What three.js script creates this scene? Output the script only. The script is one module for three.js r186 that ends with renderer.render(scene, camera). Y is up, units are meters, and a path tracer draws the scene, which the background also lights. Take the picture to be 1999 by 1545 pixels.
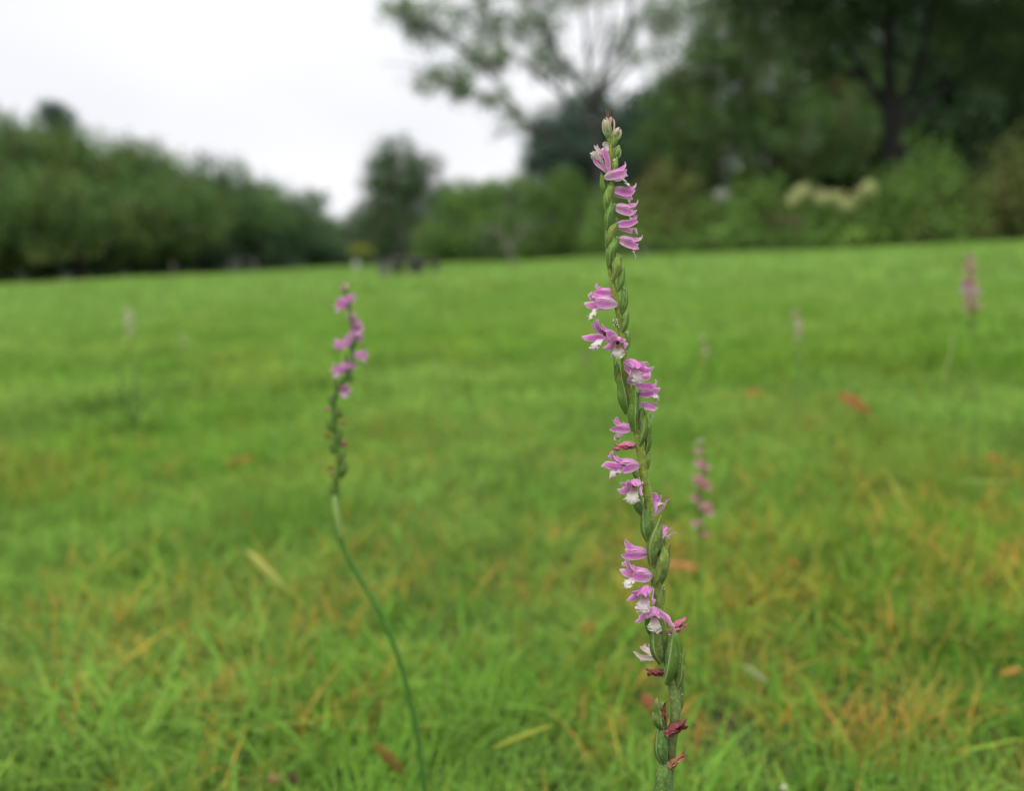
import * as THREE from 'three';
import { mergeGeometries } from 'three/addons/utils/BufferGeometryUtils.js';
import { createNoise2D, createNoise3D } from 'simplex-noise';

// ------------------------------------------------------------------ random, noise
function rng(a) { return () => { a |= 0; a = (a + 0x6d2b79f5) | 0; let t = Math.imul(a ^ (a >>> 15), 1 | a); t = (t + Math.imul(t ^ (t >>> 7), 61 | t)) ^ t; return ((t ^ (t >>> 14)) >>> 0) / 4294967296; }; }
const n2 = createNoise2D(rng(11)), n3 = createNoise3D(rng(12));
const V = (x, y, z) => new THREE.Vector3(x, y, z);
const { clamp, lerp, smoothstep, degToRad } = THREE.MathUtils;
const mix3 = (a, b, t) => [lerp(a[0], b[0], t), lerp(a[1], b[1], t), lerp(a[2], b[2], t)];

// ------------------------------------------------------------------ camera, sky, sun, exposure
const scene = new THREE.Scene();
const EYE = 0.25, PITCH = degToRad(9), FOV = 50;
const camera = new THREE.PerspectiveCamera(FOV, 1024 / 792, 0.01, 3000);
camera.position.set(0, EYE, 0);
camera.rotation.set(-PITCH, 0, 0);
const FOCUS = 0.184;
camera.focus = FOCUS;
camera.userData.fStop = camera.getFocalLength() / 3.1;      // a lens opening of 3.1 mm
scene.add(camera);

{ // an even overcast sky: nearly white low down, brighter overhead
  const w = 1024, h = 512, data = new Float32Array(w * h * 4);
  for (let j = 0; j < h; j++) for (let i = 0; i < w; i++) {
    const el = ((j + 0.5) / h - 0.5) * Math.PI, az = ((i + 0.5) / w - 0.5) * 2 * Math.PI;
    const y = Math.sin(el), x = Math.cos(el) * Math.cos(az), z = Math.cos(el) * Math.sin(az), s = Math.max(0, y);
    const k = 1 / (0.25 + s), cl = n3(x * k * 0.9, z * k * 0.9, 2.1) * 0.6 + n3(x * k * 2.6, z * k * 2.6, 5.3) * 0.25;
    let L = 0.8 + 2.75 * Math.pow(s, 3.0);
    L *= 1 + 0.07 * cl;
    const t = clamp(0.5 - cl * 0.6, 0, 1);
    const c = y < 0 ? [0.3, 0.34, 0.26] : [L * lerp(1.0, 0.955, t), L * lerp(1.0, 0.975, t), L * 1.03], o = (j * w + i) * 4;
    data[o] = c[0]; data[o + 1] = c[1]; data[o + 2] = c[2]; data[o + 3] = 1;
  }
  const t = new THREE.DataTexture(data, w, h, THREE.RGBAFormat, THREE.FloatType);
  t.mapping = THREE.EquirectangularReflectionMapping; t.magFilter = THREE.LinearFilter; t.needsUpdate = true;
  scene.background = t; scene.environment = t;
}
const sun = new THREE.DirectionalLight(0xfff6e8, 1.2);
sun.position.set(-25, 60, 20); sun.castShadow = true; sun.shadow.radius = 34; sun.shadow.mapSize.set(2048, 2048);
Object.assign(sun.shadow.camera, { left: -60, right: 60, top: 60, bottom: -60, near: 1, far: 200 });
scene.add(sun, sun.target);
const renderer = new THREE.WebGLRenderer({ antialias: true });
renderer.toneMapping = THREE.LinearToneMapping;
renderer.toneMappingExposure = 1.22;
renderer.shadowMap.enabled = true;

// ------------------------------------------------------------------ measuring: photo position + distance -> a place
const FPX = 772.5 / Math.tan(degToRad(FOV / 2));
const RIGHT = V(1, 0, 0), UP = V(0, Math.cos(PITCH), -Math.sin(PITCH)), FWD = V(0, -Math.sin(PITCH), -Math.cos(PITCH)), TOCAM = FWD.clone().negate();
const at = (x, y, d) => V(0, EYE, 0).addScaledVector(FWD, d).addScaledVector(RIGHT, (x - 999.5) / FPX * d).addScaledVector(UP, (772.5 - y) / FPX * d);
// the meadow: a gently tilted field
function ground(x, z) {
  const r = Math.hypot(x, z), far = smoothstep(r, 1.5, 6);
  const lim = r > 60 ? 60 / r : 1;
  let y = (0.0435 * x - 0.0066 * z) * lim;
  y += n2(x * 0.16, z * 0.16) * 0.05 * far + n2(x * 0.9 + 7, z * 0.9) * 0.007 * smoothstep(r, 0.4, 2);
  y -= 0.10 * Math.exp(-((x + 1.9) ** 2 / 7 + (z + 15) ** 2 / 26));
  return y;
}
function groundHit(x, y, d0 = 0.3, d1 = 60) {                // where the sight line through a photo position meets the meadow
  let lo = d0, hi = d1;
  for (let i = 0; i < 46; i++) { const m = Math.sqrt(lo * hi), p = at(x, y, m); if (p.y > ground(p.x, p.z)) lo = m; else hi = m; }
  const p = at(x, y, lo); p.y = ground(p.x, p.z); return p;
}

// ------------------------------------------------------------------ building helpers
const taken = new Map();
function numbered(name) { const n = taken.get(name) || 0; taken.set(name, n + 1); return n ? name + '_' + String(n).padStart(3, '0') : name; }
function thing(name, label, category, pos = [0, 0, 0], group) {
  const o = new THREE.Group(); o.name = numbered(name); o.position.set(...(pos.isVector3 ? pos.toArray() : pos));
  o.userData = { label, category }; if (group) o.userData.group = group;
  scene.add(o); return o;
}
function part(name, geo, mat, parent, kind) {
  const m = new THREE.Mesh(geo, mat); m.name = name; m.castShadow = m.receiveShadow = true;
  if (kind) m.userData.kind = kind;
  parent.add(m); return m;
}
function copies(name, geo, mat, mats, cols, parent, kind) {
  const m = new THREE.InstancedMesh(geo, mat, mats.length); m.name = name; m.castShadow = m.receiveShadow = true;
  const c = new THREE.Color();
  for (let i = 0; i < mats.length; i++) { m.setMatrixAt(i, mats[i]); if (cols) m.setColorAt(i, c.setRGB(...cols[i])); }
  if (kind) m.userData.kind = kind;
  parent.add(m); return m;
}
function fromGrid(pos, col, nu, nv, closed, uvs) {            // nu x nv points -> an indexed surface
  const g = new THREE.BufferGeometry(), idx = [];
  for (let i = 0; i < nu - 1; i++) for (let j = 0; j < nv - (closed ? 0 : 1); j++) {
    const a = i * nv + j, b = i * nv + (j + 1) % nv, c = a + nv, d = b + nv; idx.push(a, c, b, b, c, d);
  }
  g.setAttribute('position', new THREE.Float32BufferAttribute(pos, 3));
  g.setAttribute('color', new THREE.Float32BufferAttribute(col, 3));
  if (uvs) g.setAttribute('uv', new THREE.Float32BufferAttribute(uvs, 2));
  g.setIndex(idx); g.computeVertexNormals(); return g;
}
// a tube along points, radius r(u), colour col(u, angle, point)
function sweep(pts, r, { seg = 40, rad = 10, col = () => [1, 1, 1], rib = 0, ribs = 6, turn = 0 } = {}) {
  const curve = new THREE.CatmullRomCurve3(pts, false, 'centripetal'), P = [], C = [], U = [], T = [];
  for (let i = 0; i <= seg; i++) { P.push(curve.getPointAt(i / seg)); T.push(curve.getTangentAt(i / seg)); }
  let n = V(0.3, 0.1, 1); n.addScaledVector(T[0], -n.dot(T[0])).normalize();
  const pos = [];
  for (let i = 0; i <= seg; i++) {
    const u = i / seg; n.addScaledVector(T[i], -n.dot(T[i])).normalize();
    const b = T[i].clone().cross(n);
    for (let j = 0; j < rad; j++) {
      const a = j / rad * Math.PI * 2, R = r(u) * (1 + rib * Math.cos(ribs * (a + turn * u)));
      const p = P[i].clone().addScaledVector(n, Math.cos(a) * R).addScaledVector(b, Math.sin(a) * R);
      pos.push(p.x, p.y, p.z); C.push(...col(u, a, p)); U.push(j / rad, u * seg / rad);
    }
  }
  return fromGrid(pos, C, seg + 1, rad, true, U);
}
// a petal, sepal, lip, bract or leaf blade: mid line c(u), half width w(u), rolled by A(u) radians each side, edge frill
function blade({ c, w, A = () => 0.4, side = () => V(0, 0, 1), frill = 0, ff = 14, nu = 12, nv = 8, col = () => [1, 1, 1], seed = 0, crumple = 0, thick = 0 }) {
  const pos = [], C = [];
  for (let i = 0; i <= nu; i++) {
    const u = i / nu, p = c(u), e = 1e-3, t = c(Math.min(1, u + e)).sub(c(Math.max(0, u - e))).normalize();
    const s = side(u).clone(); s.addScaledVector(t, -s.dot(t)).normalize();
    const n = s.clone().cross(t), W = Math.max(w(u), 1e-4), a = A(u), R = Math.abs(a) > 1e-3 ? W / a : 0;
    for (let j = 0; j <= nv; j++) {
      const v = j / nv * 2 - 1, q = p.clone();
      if (R) q.addScaledVector(s, Math.sin(v * a) * R).addScaledVector(n, (1 - Math.cos(v * a)) * R * -1); else q.addScaledVector(s, v * W);
      const f = frill * Math.pow(Math.abs(v), 3) * u * u;
      if (f) { const k = Math.sin(u * ff + v * 5 + seed) * 0.6 + n2(u * ff * 0.7 + seed, v * 3) * 0.9; q.addScaledVector(n, k * f); q.addScaledVector(s, Math.sign(v) * f * n2(u * ff + seed, v * 4 + 3)); q.addScaledVector(t, f * n2(u * 9 + 5, v * ff * 0.5 + seed) * 1.3); }
      if (frill && u > 0.9) q.addScaledVector(t, frill * 0.7 * Math.sin(v * 17 + seed) * (u - 0.9) * 10);
      if (crumple) q.add(V(n3(q.x * 4 + seed, q.y * 4, q.z * 4), n3(q.x * 4, q.y * 4 + 9 + seed, q.z * 4), n3(q.x * 4, q.y * 4, q.z * 4 + 17 + seed)).multiplyScalar(crumple));
      pos.push(q.x, q.y, q.z); C.push(...col(u, v));
    }
  }
  return fromGrid(pos, C, nu + 1, nv + 1, false);
}
const curveOf = (...p) => { const k = new THREE.CatmullRomCurve3(p.map((a) => V(...a))); return (u) => k.getPoint(clamp(u, 0, 1)); };
const tri = (u, a, b, m) => u < m ? lerp(a, 1, u / m) : lerp(1, b, (u - m) / (1 - m));

// ------------------------------------------------------------------ materials
function noiseTex(size, f) {
  const d = new Uint8Array(size * size * 4);
  for (let y = 0; y < size; y++) for (let x = 0; x < size; x++) { const c = f(x / size, y / size), o = (y * size + x) * 4; d[o] = clamp(c[0] * 255, 0, 255); d[o + 1] = clamp(c[1] * 255, 0, 255); d[o + 2] = clamp(c[2] * 255, 0, 255); d[o + 3] = 255; }
  const t = new THREE.DataTexture(d, size, size); t.wrapS = t.wrapT = THREE.RepeatWrapping; t.magFilter = THREE.LinearFilter; t.needsUpdate = true; return t;
}
const torus = (n, x, y, f) => n(Math.cos(x * 6.2832) * f, Math.sin(x * 6.2832) * f, Math.cos(y * 6.2832) * f) * 0.5 + n(Math.sin(y * 6.2832) * f + 9, Math.cos(x * 6.2832) * f, Math.sin(x * 6.2832) * f + 4) * 0.5;
const fuzz = noiseTex(128, (x, y) => { const v = 0.5 + 0.5 * torus(n3, x, y, 9); return [v, v, v]; });
fuzz.repeat.set(2, 1);
const barkTex = noiseTex(256, (x, y) => { const v = 0.5 + 0.3 * torus(n3, x, y, 2) + 0.3 * n3(Math.cos(x * 6.2832) * 6, Math.sin(x * 6.2832) * 6, Math.cos(y * 6.2832) * 0.8); return [v, v, v]; });
const M = {
  petal: new THREE.MeshPhysicalMaterial({ name: 'petal', vertexColors: true, roughness: 0.97, transmission: 0.32, thickness: 0, specularIntensity: 0.3, side: THREE.DoubleSide }),
  dry: new THREE.MeshPhysicalMaterial({ name: 'dry_petal', vertexColors: true, roughness: 0.95, specularIntensity: 0.3, side: THREE.DoubleSide }),
  green: new THREE.MeshPhysicalMaterial({ name: 'green_skin', vertexColors: true, roughness: 0.7, specularIntensity: 0.6, bumpMap: fuzz, bumpScale: 0.00014, sheen: 0.12, sheenColor: new THREE.Color(0.8, 0.9, 0.7), sheenRoughness: 0.6 }),
  bract: new THREE.MeshPhysicalMaterial({ name: 'bract', vertexColors: true, roughness: 1, specularIntensity: 0.15, transmission: 0.2, thickness: 0, side: THREE.DoubleSide }),
  hair: new THREE.MeshPhysicalMaterial({ name: 'hair', color: new THREE.Color(0.78, 0.82, 0.62), roughness: 0.5 }),
  grass: new THREE.MeshPhysicalMaterial({ name: 'grass_blade', vertexColors: true, roughness: 1, transmission: 0.4, thickness: 0, specularIntensity: 0.12, side: THREE.DoubleSide }),
  leaf: new THREE.MeshPhysicalMaterial({ name: 'tree_leaf', roughness: 1, transmission: 0.28, thickness: 0, specularIntensity: 0.3, side: THREE.DoubleSide }),
  bark: new THREE.MeshStandardMaterial({ name: 'bark', color: new THREE.Color(0.009, 0.009, 0.006), roughness: 1, bumpMap: barkTex, bumpScale: 0.03 }),
  greyBark: new THREE.MeshStandardMaterial({ name: 'grey_bark', color: new THREE.Color(0.045, 0.045, 0.038), roughness: 1, bumpMap: barkTex, bumpScale: 0.03 }),
  paleBark: new THREE.MeshStandardMaterial({ name: 'pale_bark', color: new THREE.Color(0.13, 0.12, 0.095), roughness: 0.95, bumpMap: barkTex, bumpScale: 0.02 }),
  greyWood: new THREE.MeshStandardMaterial({ name: 'grey_wood', color: new THREE.Color(0.13, 0.115, 0.11), roughness: 0.9, bumpMap: barkTex, bumpScale: 0.004 }),
  darkWood: new THREE.MeshStandardMaterial({ name: 'dark_wood', color: new THREE.Color(0.05, 0.04, 0.034), roughness: 0.85, bumpMap: barkTex, bumpScale: 0.004 }),
  stone: new THREE.MeshStandardMaterial({ name: 'pale_stone', color: new THREE.Color(0.34, 0.36, 0.3), roughness: 0.95, bumpMap: barkTex, bumpScale: 0.02 }),
  flowerHead: new THREE.MeshStandardMaterial({ name: 'flower_head', roughness: 0.9, side: THREE.DoubleSide }),
};

// ------------------------------------------------------------------ the meadow ground
{
  const pos = [], col = [], rings = 130, spokes = 180;
  const rAt = (i) => i === 0 ? 0 : 0.05 * Math.pow(900 / 0.05, i / (rings - 1));
  const G = new THREE.BufferGeometry(), idx = [];
  for (let i = 0; i < rings; i++) for (let j = 0; j < spokes; j++) {
    const a = j / spokes * Math.PI * 2, r = rAt(i), x = Math.cos(a) * r, z = Math.sin(a) * r;
    pos.push(x, ground(x, z), z);
    const t = 0.5 + 0.5 * n2(x * 1.3, z * 1.3), far = smoothstep(r, 2, 12), wood = smoothstep(r, 26, 34);
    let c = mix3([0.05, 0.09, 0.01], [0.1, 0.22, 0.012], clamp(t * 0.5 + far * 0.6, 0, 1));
    c = mix3(c, [0.05, 0.075, 0.02], wood); col.push(...c);
    if (i < rings - 1) { const b = i * spokes + j, d = i * spokes + (j + 1) % spokes; idx.push(b, d, b + spokes, d, d + spokes, b + spokes); }
  }
  G.setAttribute('position', new THREE.Float32BufferAttribute(pos, 3)); G.setAttribute('color', new THREE.Float32BufferAttribute(col, 3));
  const uv = []; for (let i = 0; i < pos.length; i += 3) uv.push(pos[i], pos[i + 2]);
  G.setAttribute('uv', new THREE.Float32BufferAttribute(uv, 2)); G.setIndex(idx); G.computeVertexNormals();
  const soil = noiseTex(512, (x, y) => { const a = 0.62 + 0.25 * torus(n3, x, y, 3) + 0.3 * torus(n3, x, y, 14); return [a, a, a * 0.95]; });
  soil.colorSpace = THREE.SRGBColorSpace;
  const m = part('ground', G, new THREE.MeshStandardMaterial({ name: 'meadow_soil', vertexColors: true, map: soil, roughness: 1, bumpMap: soil, bumpScale: 0.01 }), scene, 'structure');
  m.userData.label = 'gently sloping meadow ground under the grass';
}

// ------------------------------------------------------------------ grass
function clumpGeo(seed, count, radius, len, width, lean) {
  const R = rng(seed), gs = [];
  for (let k = 0; k < count; k++) {
    const a = R() * 6.283, rr = Math.sqrt(R()) * radius, x = Math.cos(a) * rr, z = Math.sin(a) * rr, L = len * (0.45 + R() * 0.75), w = width * (0.6 + R() * 0.7);
    const b = R() * 6.283, ln = lean * (0.25 + R()), dx = Math.cos(b), dz = Math.sin(b), tint = 0.8 + R() * 0.4, yel = R();
    const sx = -dz, sz = dx, pos = [], col = [], N = 4;
    for (let i = 0; i <= N; i++) {
      const u = i / N, out = L * ln * u * u, y = L * (u - 0.35 * ln * u * u), ww = w * 0.5 * (1 - 0.93 * Math.pow(u, 1.7)), f = (u - 0.5) * 0.6;
      for (const s of [-1, 1]) { pos.push(x + dx * out + sx * ww * s + dx * f * ww, y, z + dz * out + sz * ww * s + dz * f * ww); col.push(tint * (1 + 0.25 * (yel - 0.5) + 0.1 * (1 - u)), tint, tint * (0.9 + 0.2 * R())); }
    }
    gs.push(fromGrid(pos, col, N + 1, 2, false));
  }
  return mergeGeometries(gs);
}
function patch(x, z) {                                        // the colour of the grass at a place, patchy as a mown meadow is
  const r = Math.hypot(x, z), k = r < 3 ? 1 : 1 / (1 + (r - 3) * 0.12);
  const a = n2(x * 1.1 * k, z * 1.1 * k), b = n2(x * 3.7 * k + 20, z * 3.7 * k), c = n2(x * 0.25 + 40, z * 0.6);
  let g = mix3([0.128, 0.288, 0.021], [0.205, 0.355, 0.062], clamp(0.5 + a * 0.5 + b * 0.25, 0, 1));
  g = mix3(g, [0.09, 0.242, 0.01], clamp(b * 0.7 - 0.1 + c * 0.3, 0, 0.8));
  const oliveness = clamp(n2(x * 1.7 + 60, z * 1.7) * 0.9 - 0.15 + 0.35 * x * smoothstep(1.5 - r, 0, 1), 0, 0.7); g = mix3(g, [0.235, 0.29, 0.035], oliveness * 0.85);
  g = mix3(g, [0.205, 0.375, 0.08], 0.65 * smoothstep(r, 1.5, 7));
  return g;
}
const dryAt = (x, z) => clamp(0.46 + n2(x * 2.2 + 3, z * 2.2) * 0.55 + n2(x * 6, z * 6 + 8) * 0.25 + 0.25 * x * smoothstep(1.6 - Math.hypot(x, z), 0, 1), 0, 1);
{
  const grass = new THREE.Group(); grass.name = 'grass'; grass.userData = { kind: 'stuff', label: 'short bright green meadow grass with yellow blades mixed in' }; scene.add(grass);
  const R = rng(77), q = new THREE.Quaternion(), e = new THREE.Euler(), s = V(1, 1, 1), Y = V(0, 1, 0);
  const zone = (r0, r1, perM2, geos, size, side, dryShare) => {
    const mats = geos.map(() => []), cols = geos.map(() => []), half = degToRad(40);
    const x1 = Math.tan(half) * r1 + side, n = Math.round(perM2 * (r1 - r0 + 0.0) * 2 * x1);
    for (let i = 0; i < n; i++) {
      const d = r0 + (r1 - r0) * R(), x = (R() * 2 - 1) * x1;
      const keep = R(), k = R(), k2 = R(), k3 = R(), k4 = R(), k5 = R();
      if (Math.abs(x) > Math.tan(half) * d + side) continue;
      const z = -d, den = 0.5 + 0.5 * n2(x * 2.6 + 90, z * 2.6);
      if (keep > 0.72 + den * 0.4) continue;
      const dry = dryAt(x, z);
      e.set((k - 0.5) * 0.5, k2 * 6.283, (k3 - 0.5) * 0.5); q.setFromEuler(e);
      const sc = size * (0.55 + k4 * k4 * 0.85) * (0.75 + 0.5 * den); s.set(sc, sc, sc);
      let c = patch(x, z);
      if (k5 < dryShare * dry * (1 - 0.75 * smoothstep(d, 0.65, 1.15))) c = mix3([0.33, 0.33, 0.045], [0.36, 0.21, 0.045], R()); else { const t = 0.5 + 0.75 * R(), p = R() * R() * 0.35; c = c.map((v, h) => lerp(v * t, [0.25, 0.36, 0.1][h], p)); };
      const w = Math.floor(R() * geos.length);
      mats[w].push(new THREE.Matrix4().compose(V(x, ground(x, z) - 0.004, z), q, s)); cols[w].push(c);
    }
    geos.forEach((g, w) => copies('grass_tuft', g, M.grass, mats[w], cols[w], grass, 'stuff'));
  };
  const near = [1, 2, 3, 4].map((k) => clumpGeo(k, 15, 0.018, 0.03, 0.0015, 0.95));
  const mid = [5, 6, 7].map((k) => clumpGeo(k, 20, 0.04, 0.042, 0.0026, 0.9));
  const far = [8, 9, 10].map((k) => clumpGeo(k, 30, 0.16, 0.06, 0.008, 0.85));
  zone(0.06, 1.3, 17000, near, 1, 0.7, 0.38);
  zone(1.3, 5, 2600, mid, 1, 1.2, 0.03);
  zone(5, 34, 170, far, 1, 3, 0.03);
}

// ------------------------------------------------------------------ orchid flowers
const PINK = [0.68, 0.16, 0.53], DEEP = [0.59, 0.095, 0.47], PALE = [0.66, 0.42, 0.54], WHITE = [0.72, 0.66, 0.66], CREAM = [0.62, 0.52, 0.38];
function tintOf(base, mid, edge) {
  return (seed) => (u, v) => {
    const vein = 0.5 + 0.5 * Math.cos(v * 10 + seed), b = smoothstep(u, 0.02, 0.5), tip = smoothstep(u, 0.7, 1);
    let c = mix3(base, mid, b); c = mix3(c, edge, 0.26 * vein); c = mix3(c, edge, clamp(Math.pow(Math.abs(v), 4) * 0.75 + tip * 0.45, 0, 0.9));
    const k = 0.92 + 0.2 * n2(u * 5 + seed, v * 3); return c.map((x) => x * k);
  };
}
function flowerKit(seed, palette) {
  const R = rng(seed), j = (a) => (R() - 0.5) * a, petal = palette.petal(seed), lipc = palette.lip;
  const sepalZ = 0.26 + R() * 0.3, long = R(), tipUp = 0.2 + j(0.22), drop = 0.26 + 0.22 * long;
  const kit = { hood: [], sepals: [], petals: [] };
  kit.hood = blade({ c: curveOf([-0.02, 0.05, 0], [0.22, 0.19, 0], [0.55, 0.21 + j(0.03), 0], [0.82, 0.2, 0], [0.97, tipUp + 0.08, j(0.08)], [0.98, tipUp + 0.2, j(0.1)]), w: (u) => 0.225 * Math.pow(Math.sin(Math.PI * clamp(u * 0.86 + 0.1, 0, 1)), 0.8) + 0.008, A: (u) => lerp(1.45, 0.65, u), nu: 14, nv: 10, col: petal, seed });
  kit.petals = [-1, 1].map((s) => blade({ c: curveOf([0, 0.02, s * 0.08], [0.3, 0.09, s * 0.15], [0.65, 0.11, s * 0.13], [0.92, 0.2 + j(0.08), s * (0.2 + R() * 0.1)], [0.98, 0.3 + j(0.1), s * (0.27 + R() * 0.12)]), side: () => V(0, 1, s * -0.35), w: (u) => 0.095 * Math.pow(Math.sin(Math.PI * clamp(u * 0.86 + 0.1, 0, 1)), 0.8) + 0.006, A: () => s * 0.5, nu: 11, nv: 6, col: petal, seed: seed + s }));
  kit.sepals = [-1, 1].map((s) => blade({ c: curveOf([-0.01, -0.03, s * 0.1], [0.28, -0.06, s * 0.22], [0.62, -0.07 + j(0.05), s * (sepalZ - 0.06)], [0.9 + j(0.08), -0.06 + j(0.14), s * (sepalZ + 0.04)], [1.03 + j(0.1), -0.02 + j(0.26), s * (sepalZ + 0.22)]), side: () => V(0, 1, s * 0.25), w: (u) => 0.155 * Math.pow(Math.sin(Math.PI * clamp(u * 0.9 + 0.09, 0, 1)), 0.85) + 0.005, A: () => s * 0.6, nu: 12, nv: 6, col: petal, seed: seed + 3 * s }));
  kit.lip = blade({ c: curveOf([0, -0.1, 0], [0.3, -0.19, 0], [0.58, -0.2, 0], [0.78, -0.25, 0], [0.92, -drop + 0.06, 0], [0.98, -drop - 0.08, 0]), w: (u) => u < 0.45 ? lerp(0.1, 0.17, u / 0.45) : u < 0.78 ? lerp(0.17, 0.27, (u - 0.45) / 0.33) : (0.04 + 0.23 * Math.sqrt(Math.max(0, 1 - ((u - 0.78) / 0.22) ** 2))) * (1 + 0.16 * Math.sin(u * 95 + seed) + 0.1 * Math.sin(u * 57)), A: (u) => lerp(-1.25, 0.3, smoothstep(u, 0.2, 0.85)), frill: 0.11, ff: 34, nu: 36, nv: 18, col: (u, v) => { const c = mix3(lipc[0], lipc[1], smoothstep(u, 0.2, 0.65)), k = 0.95 + 0.1 * n2(u * 12 + seed, v * 8); return c.map((x) => x * k); }, seed });
  const col = new THREE.SphereGeometry(1, 8, 6); col.scale(0.2, 0.075, 0.075); col.translate(0.46, 0.02, 0);
  const n = col.attributes.position.count, cc = []; for (let i = 0; i < n; i++) { const x = col.attributes.position.getX(i); cc.push(...(x > 0.55 ? [0.1, 0.03, 0.012] : [0.26, 0.16, 0.06])); }
  col.setAttribute('color', new THREE.Float32BufferAttribute(cc, 3)); kit.column = col;
  return kit;
}
function witherKit(seed, cols) {
  const R = rng(seed), j = (a) => (R() - 0.5) * a, tint = (u, v) => { const k = 0.7 + 0.5 * (0.5 + 0.5 * n2(u * 5 + seed, v * 3)); return mix3(cols[0], cols[1], clamp(u * 0.8 + 0.3 * n2(u * 4, v * 4 + seed), 0, 1)).map((x) => x * k); };
  const p = (y0, z0, y1, z1, w, a) => blade({ c: curveOf([0, y0 * 0.4, z0 * 0.4], [0.3, y0, z0], [0.65, (y0 + y1) / 2 + j(0.1), (z0 + z1) / 2 + j(0.1)], [1 + j(0.2), y1, z1]), side: () => V(0, Math.abs(z1), 1).normalize(), w: (u) => w * 1.6 * Math.pow(Math.sin(Math.PI * clamp(u * 0.85 + 0.1, 0, 1)), 0.7) + 0.03, A: () => a, nu: 12, nv: 6, col: tint, seed, crumple: 0.075 });
  return { hood: p(0.2, 0, 0.16 + j(0.2), j(0.2), 0.16, 1.5), sepals: [p(0, 0.1, 0.02 + j(0.3), 0.14 + R() * 0.12, 0.09, 0.9), p(-0.02, -0.1, j(0.3), -0.14 - R() * 0.12, 0.09, -0.9)], lip: p(-0.2, 0, -0.12 + j(0.2), j(0.15), 0.13, -1.2) };
}
function budKit(seed, cols) {
  const t = (u, v) => mix3(cols[0], cols[1], smoothstep(u, 0.15, 0.85)).map((x, i) => lerp(x, cols[2][i], Math.pow(Math.abs(v), 3) * 0.7) * (0.92 + 0.16 * n2(u * 6 + seed, v * 4)));
  const pieces = [0, 1, 2].map((k) => { const a = k * 2.094 + seed; const dy = Math.cos(a), dz = Math.sin(a); return blade({ c: curveOf([0, dy * 0.05, dz * 0.05], [0.35, dy * 0.19, dz * 0.19], [0.72, dy * 0.15, dz * 0.15], [1.0 - k * 0.06, dy * 0.05, dz * 0.04]), side: () => V(0, -dz, dy), w: (u) => 0.21 * Math.pow(Math.sin(Math.PI * clamp(u * 0.82 + 0.12, 0, 1)), 0.7) + 0.01, A: () => -1.15, nu: 12, nv: 8, col: t, seed: seed + k }); });
  return { sepals: pieces };
}
const fresh = { petal: tintOf(PALE, PINK, WHITE), lip: [[0.66, 0.4, 0.48], [0.66, 0.62, 0.54]] };
const deep = { petal: tintOf([0.62, 0.3, 0.5], DEEP, [0.72, 0.62, 0.66]), lip: [[0.66, 0.42, 0.52], [0.66, 0.58, 0.56]] };
const pale = { petal: tintOf([0.55, 0.5, 0.38], [0.64, 0.42, 0.46], [0.72, 0.66, 0.58]), lip: [[0.66, 0.5, 0.45], [0.72, 0.66, 0.6]] };
const KITS = {
  fresh: [101, 102, 103, 104, 105, 106, 107, 108, 109, 110, 181, 182].map((s, i) => flowerKit(s, i % 2 ? deep : fresh)),
  pale: [111, 112].map((s) => flowerKit(s, pale)),
  wiltpink: [121, 122].map((s) => witherKit(s, [[0.4, 0.17, 0.2], [0.33, 0.07, 0.12]])),
  wiltred: [131, 132].map((s) => witherKit(s, [[0.22, 0.07, 0.065], [0.12, 0.025, 0.032]])),
  wiltbrown: [141, 142].map((s) => witherKit(s, [[0.26, 0.14, 0.07], [0.15, 0.055, 0.025]])),
  bud: [151, 152].map((s) => budKit(s, [[0.2, 0.26, 0.1], CREAM, [0.68, 0.62, 0.5]])),
  pinkbud: [161, 162].map((s) => budKit(s, [[0.32, 0.3, 0.16], [0.62, 0.36, 0.36], [0.7, 0.6, 0.5]])),
  rose: [191, 192, 193].map((s) => flowerKit(s, { petal: tintOf([0.64, 0.36, 0.54], [0.64, 0.2, 0.52], [0.68, 0.42, 0.58]), lip: [[0.6, 0.28, 0.5], [0.62, 0.42, 0.55]] })),
  salmon: [171, 172].map((s) => flowerKit(s, { petal: tintOf([0.5, 0.26, 0.24], [0.48, 0.19, 0.22], [0.6, 0.4, 0.38]), lip: [[0.56, 0.34, 0.32], [0.62, 0.48, 0.44]] })),
};
const NAMES = { fresh: 'flower', rose: 'flower', pale: 'flower', salmon: 'flower', wiltpink: 'withered_flower', wiltred: 'withered_flower', wiltbrown: 'withered_flower', bud: 'bud', pinkbud: 'bud' };
let flowerCount = 0;
function flower(parent, type, base, dir, up, size, variant) {
  const kits = KITS[type], kit = kits[(variant ?? flowerCount++) % kits.length], g = new THREE.Group();
  g.name = numberedIn(parent, NAMES[type]);
  const x = dir.clone().normalize(), y = up.clone().addScaledVector(x, -up.dot(x)).normalize(), z = x.clone().cross(y);
  g.quaternion.setFromRotationMatrix(new THREE.Matrix4().makeBasis(x, y, z)); g.position.copy(base); g.scale.setScalar(size);
  const mat = type.startsWith('wilt') ? M.dry : M.petal;
  if (kit.hood) part('hood', kit.hood, mat, g);
  for (const s of kit.petals || []) part('petal', s, mat, g);
  for (const s of kit.sepals || []) part('sepal', s, mat, g);
  if (kit.lip) part('lip', kit.lip, mat, g);
  if (kit.column) part('column', kit.column, M.dry, g);
  parent.add(g); return g;
}
function numberedIn(parent, name) { const n = (parent.userData.counts ??= {}); const k = n[name] || 0; n[name] = k + 1; return k ? name + '_' + String(k).padStart(3, '0') : name; }

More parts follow.
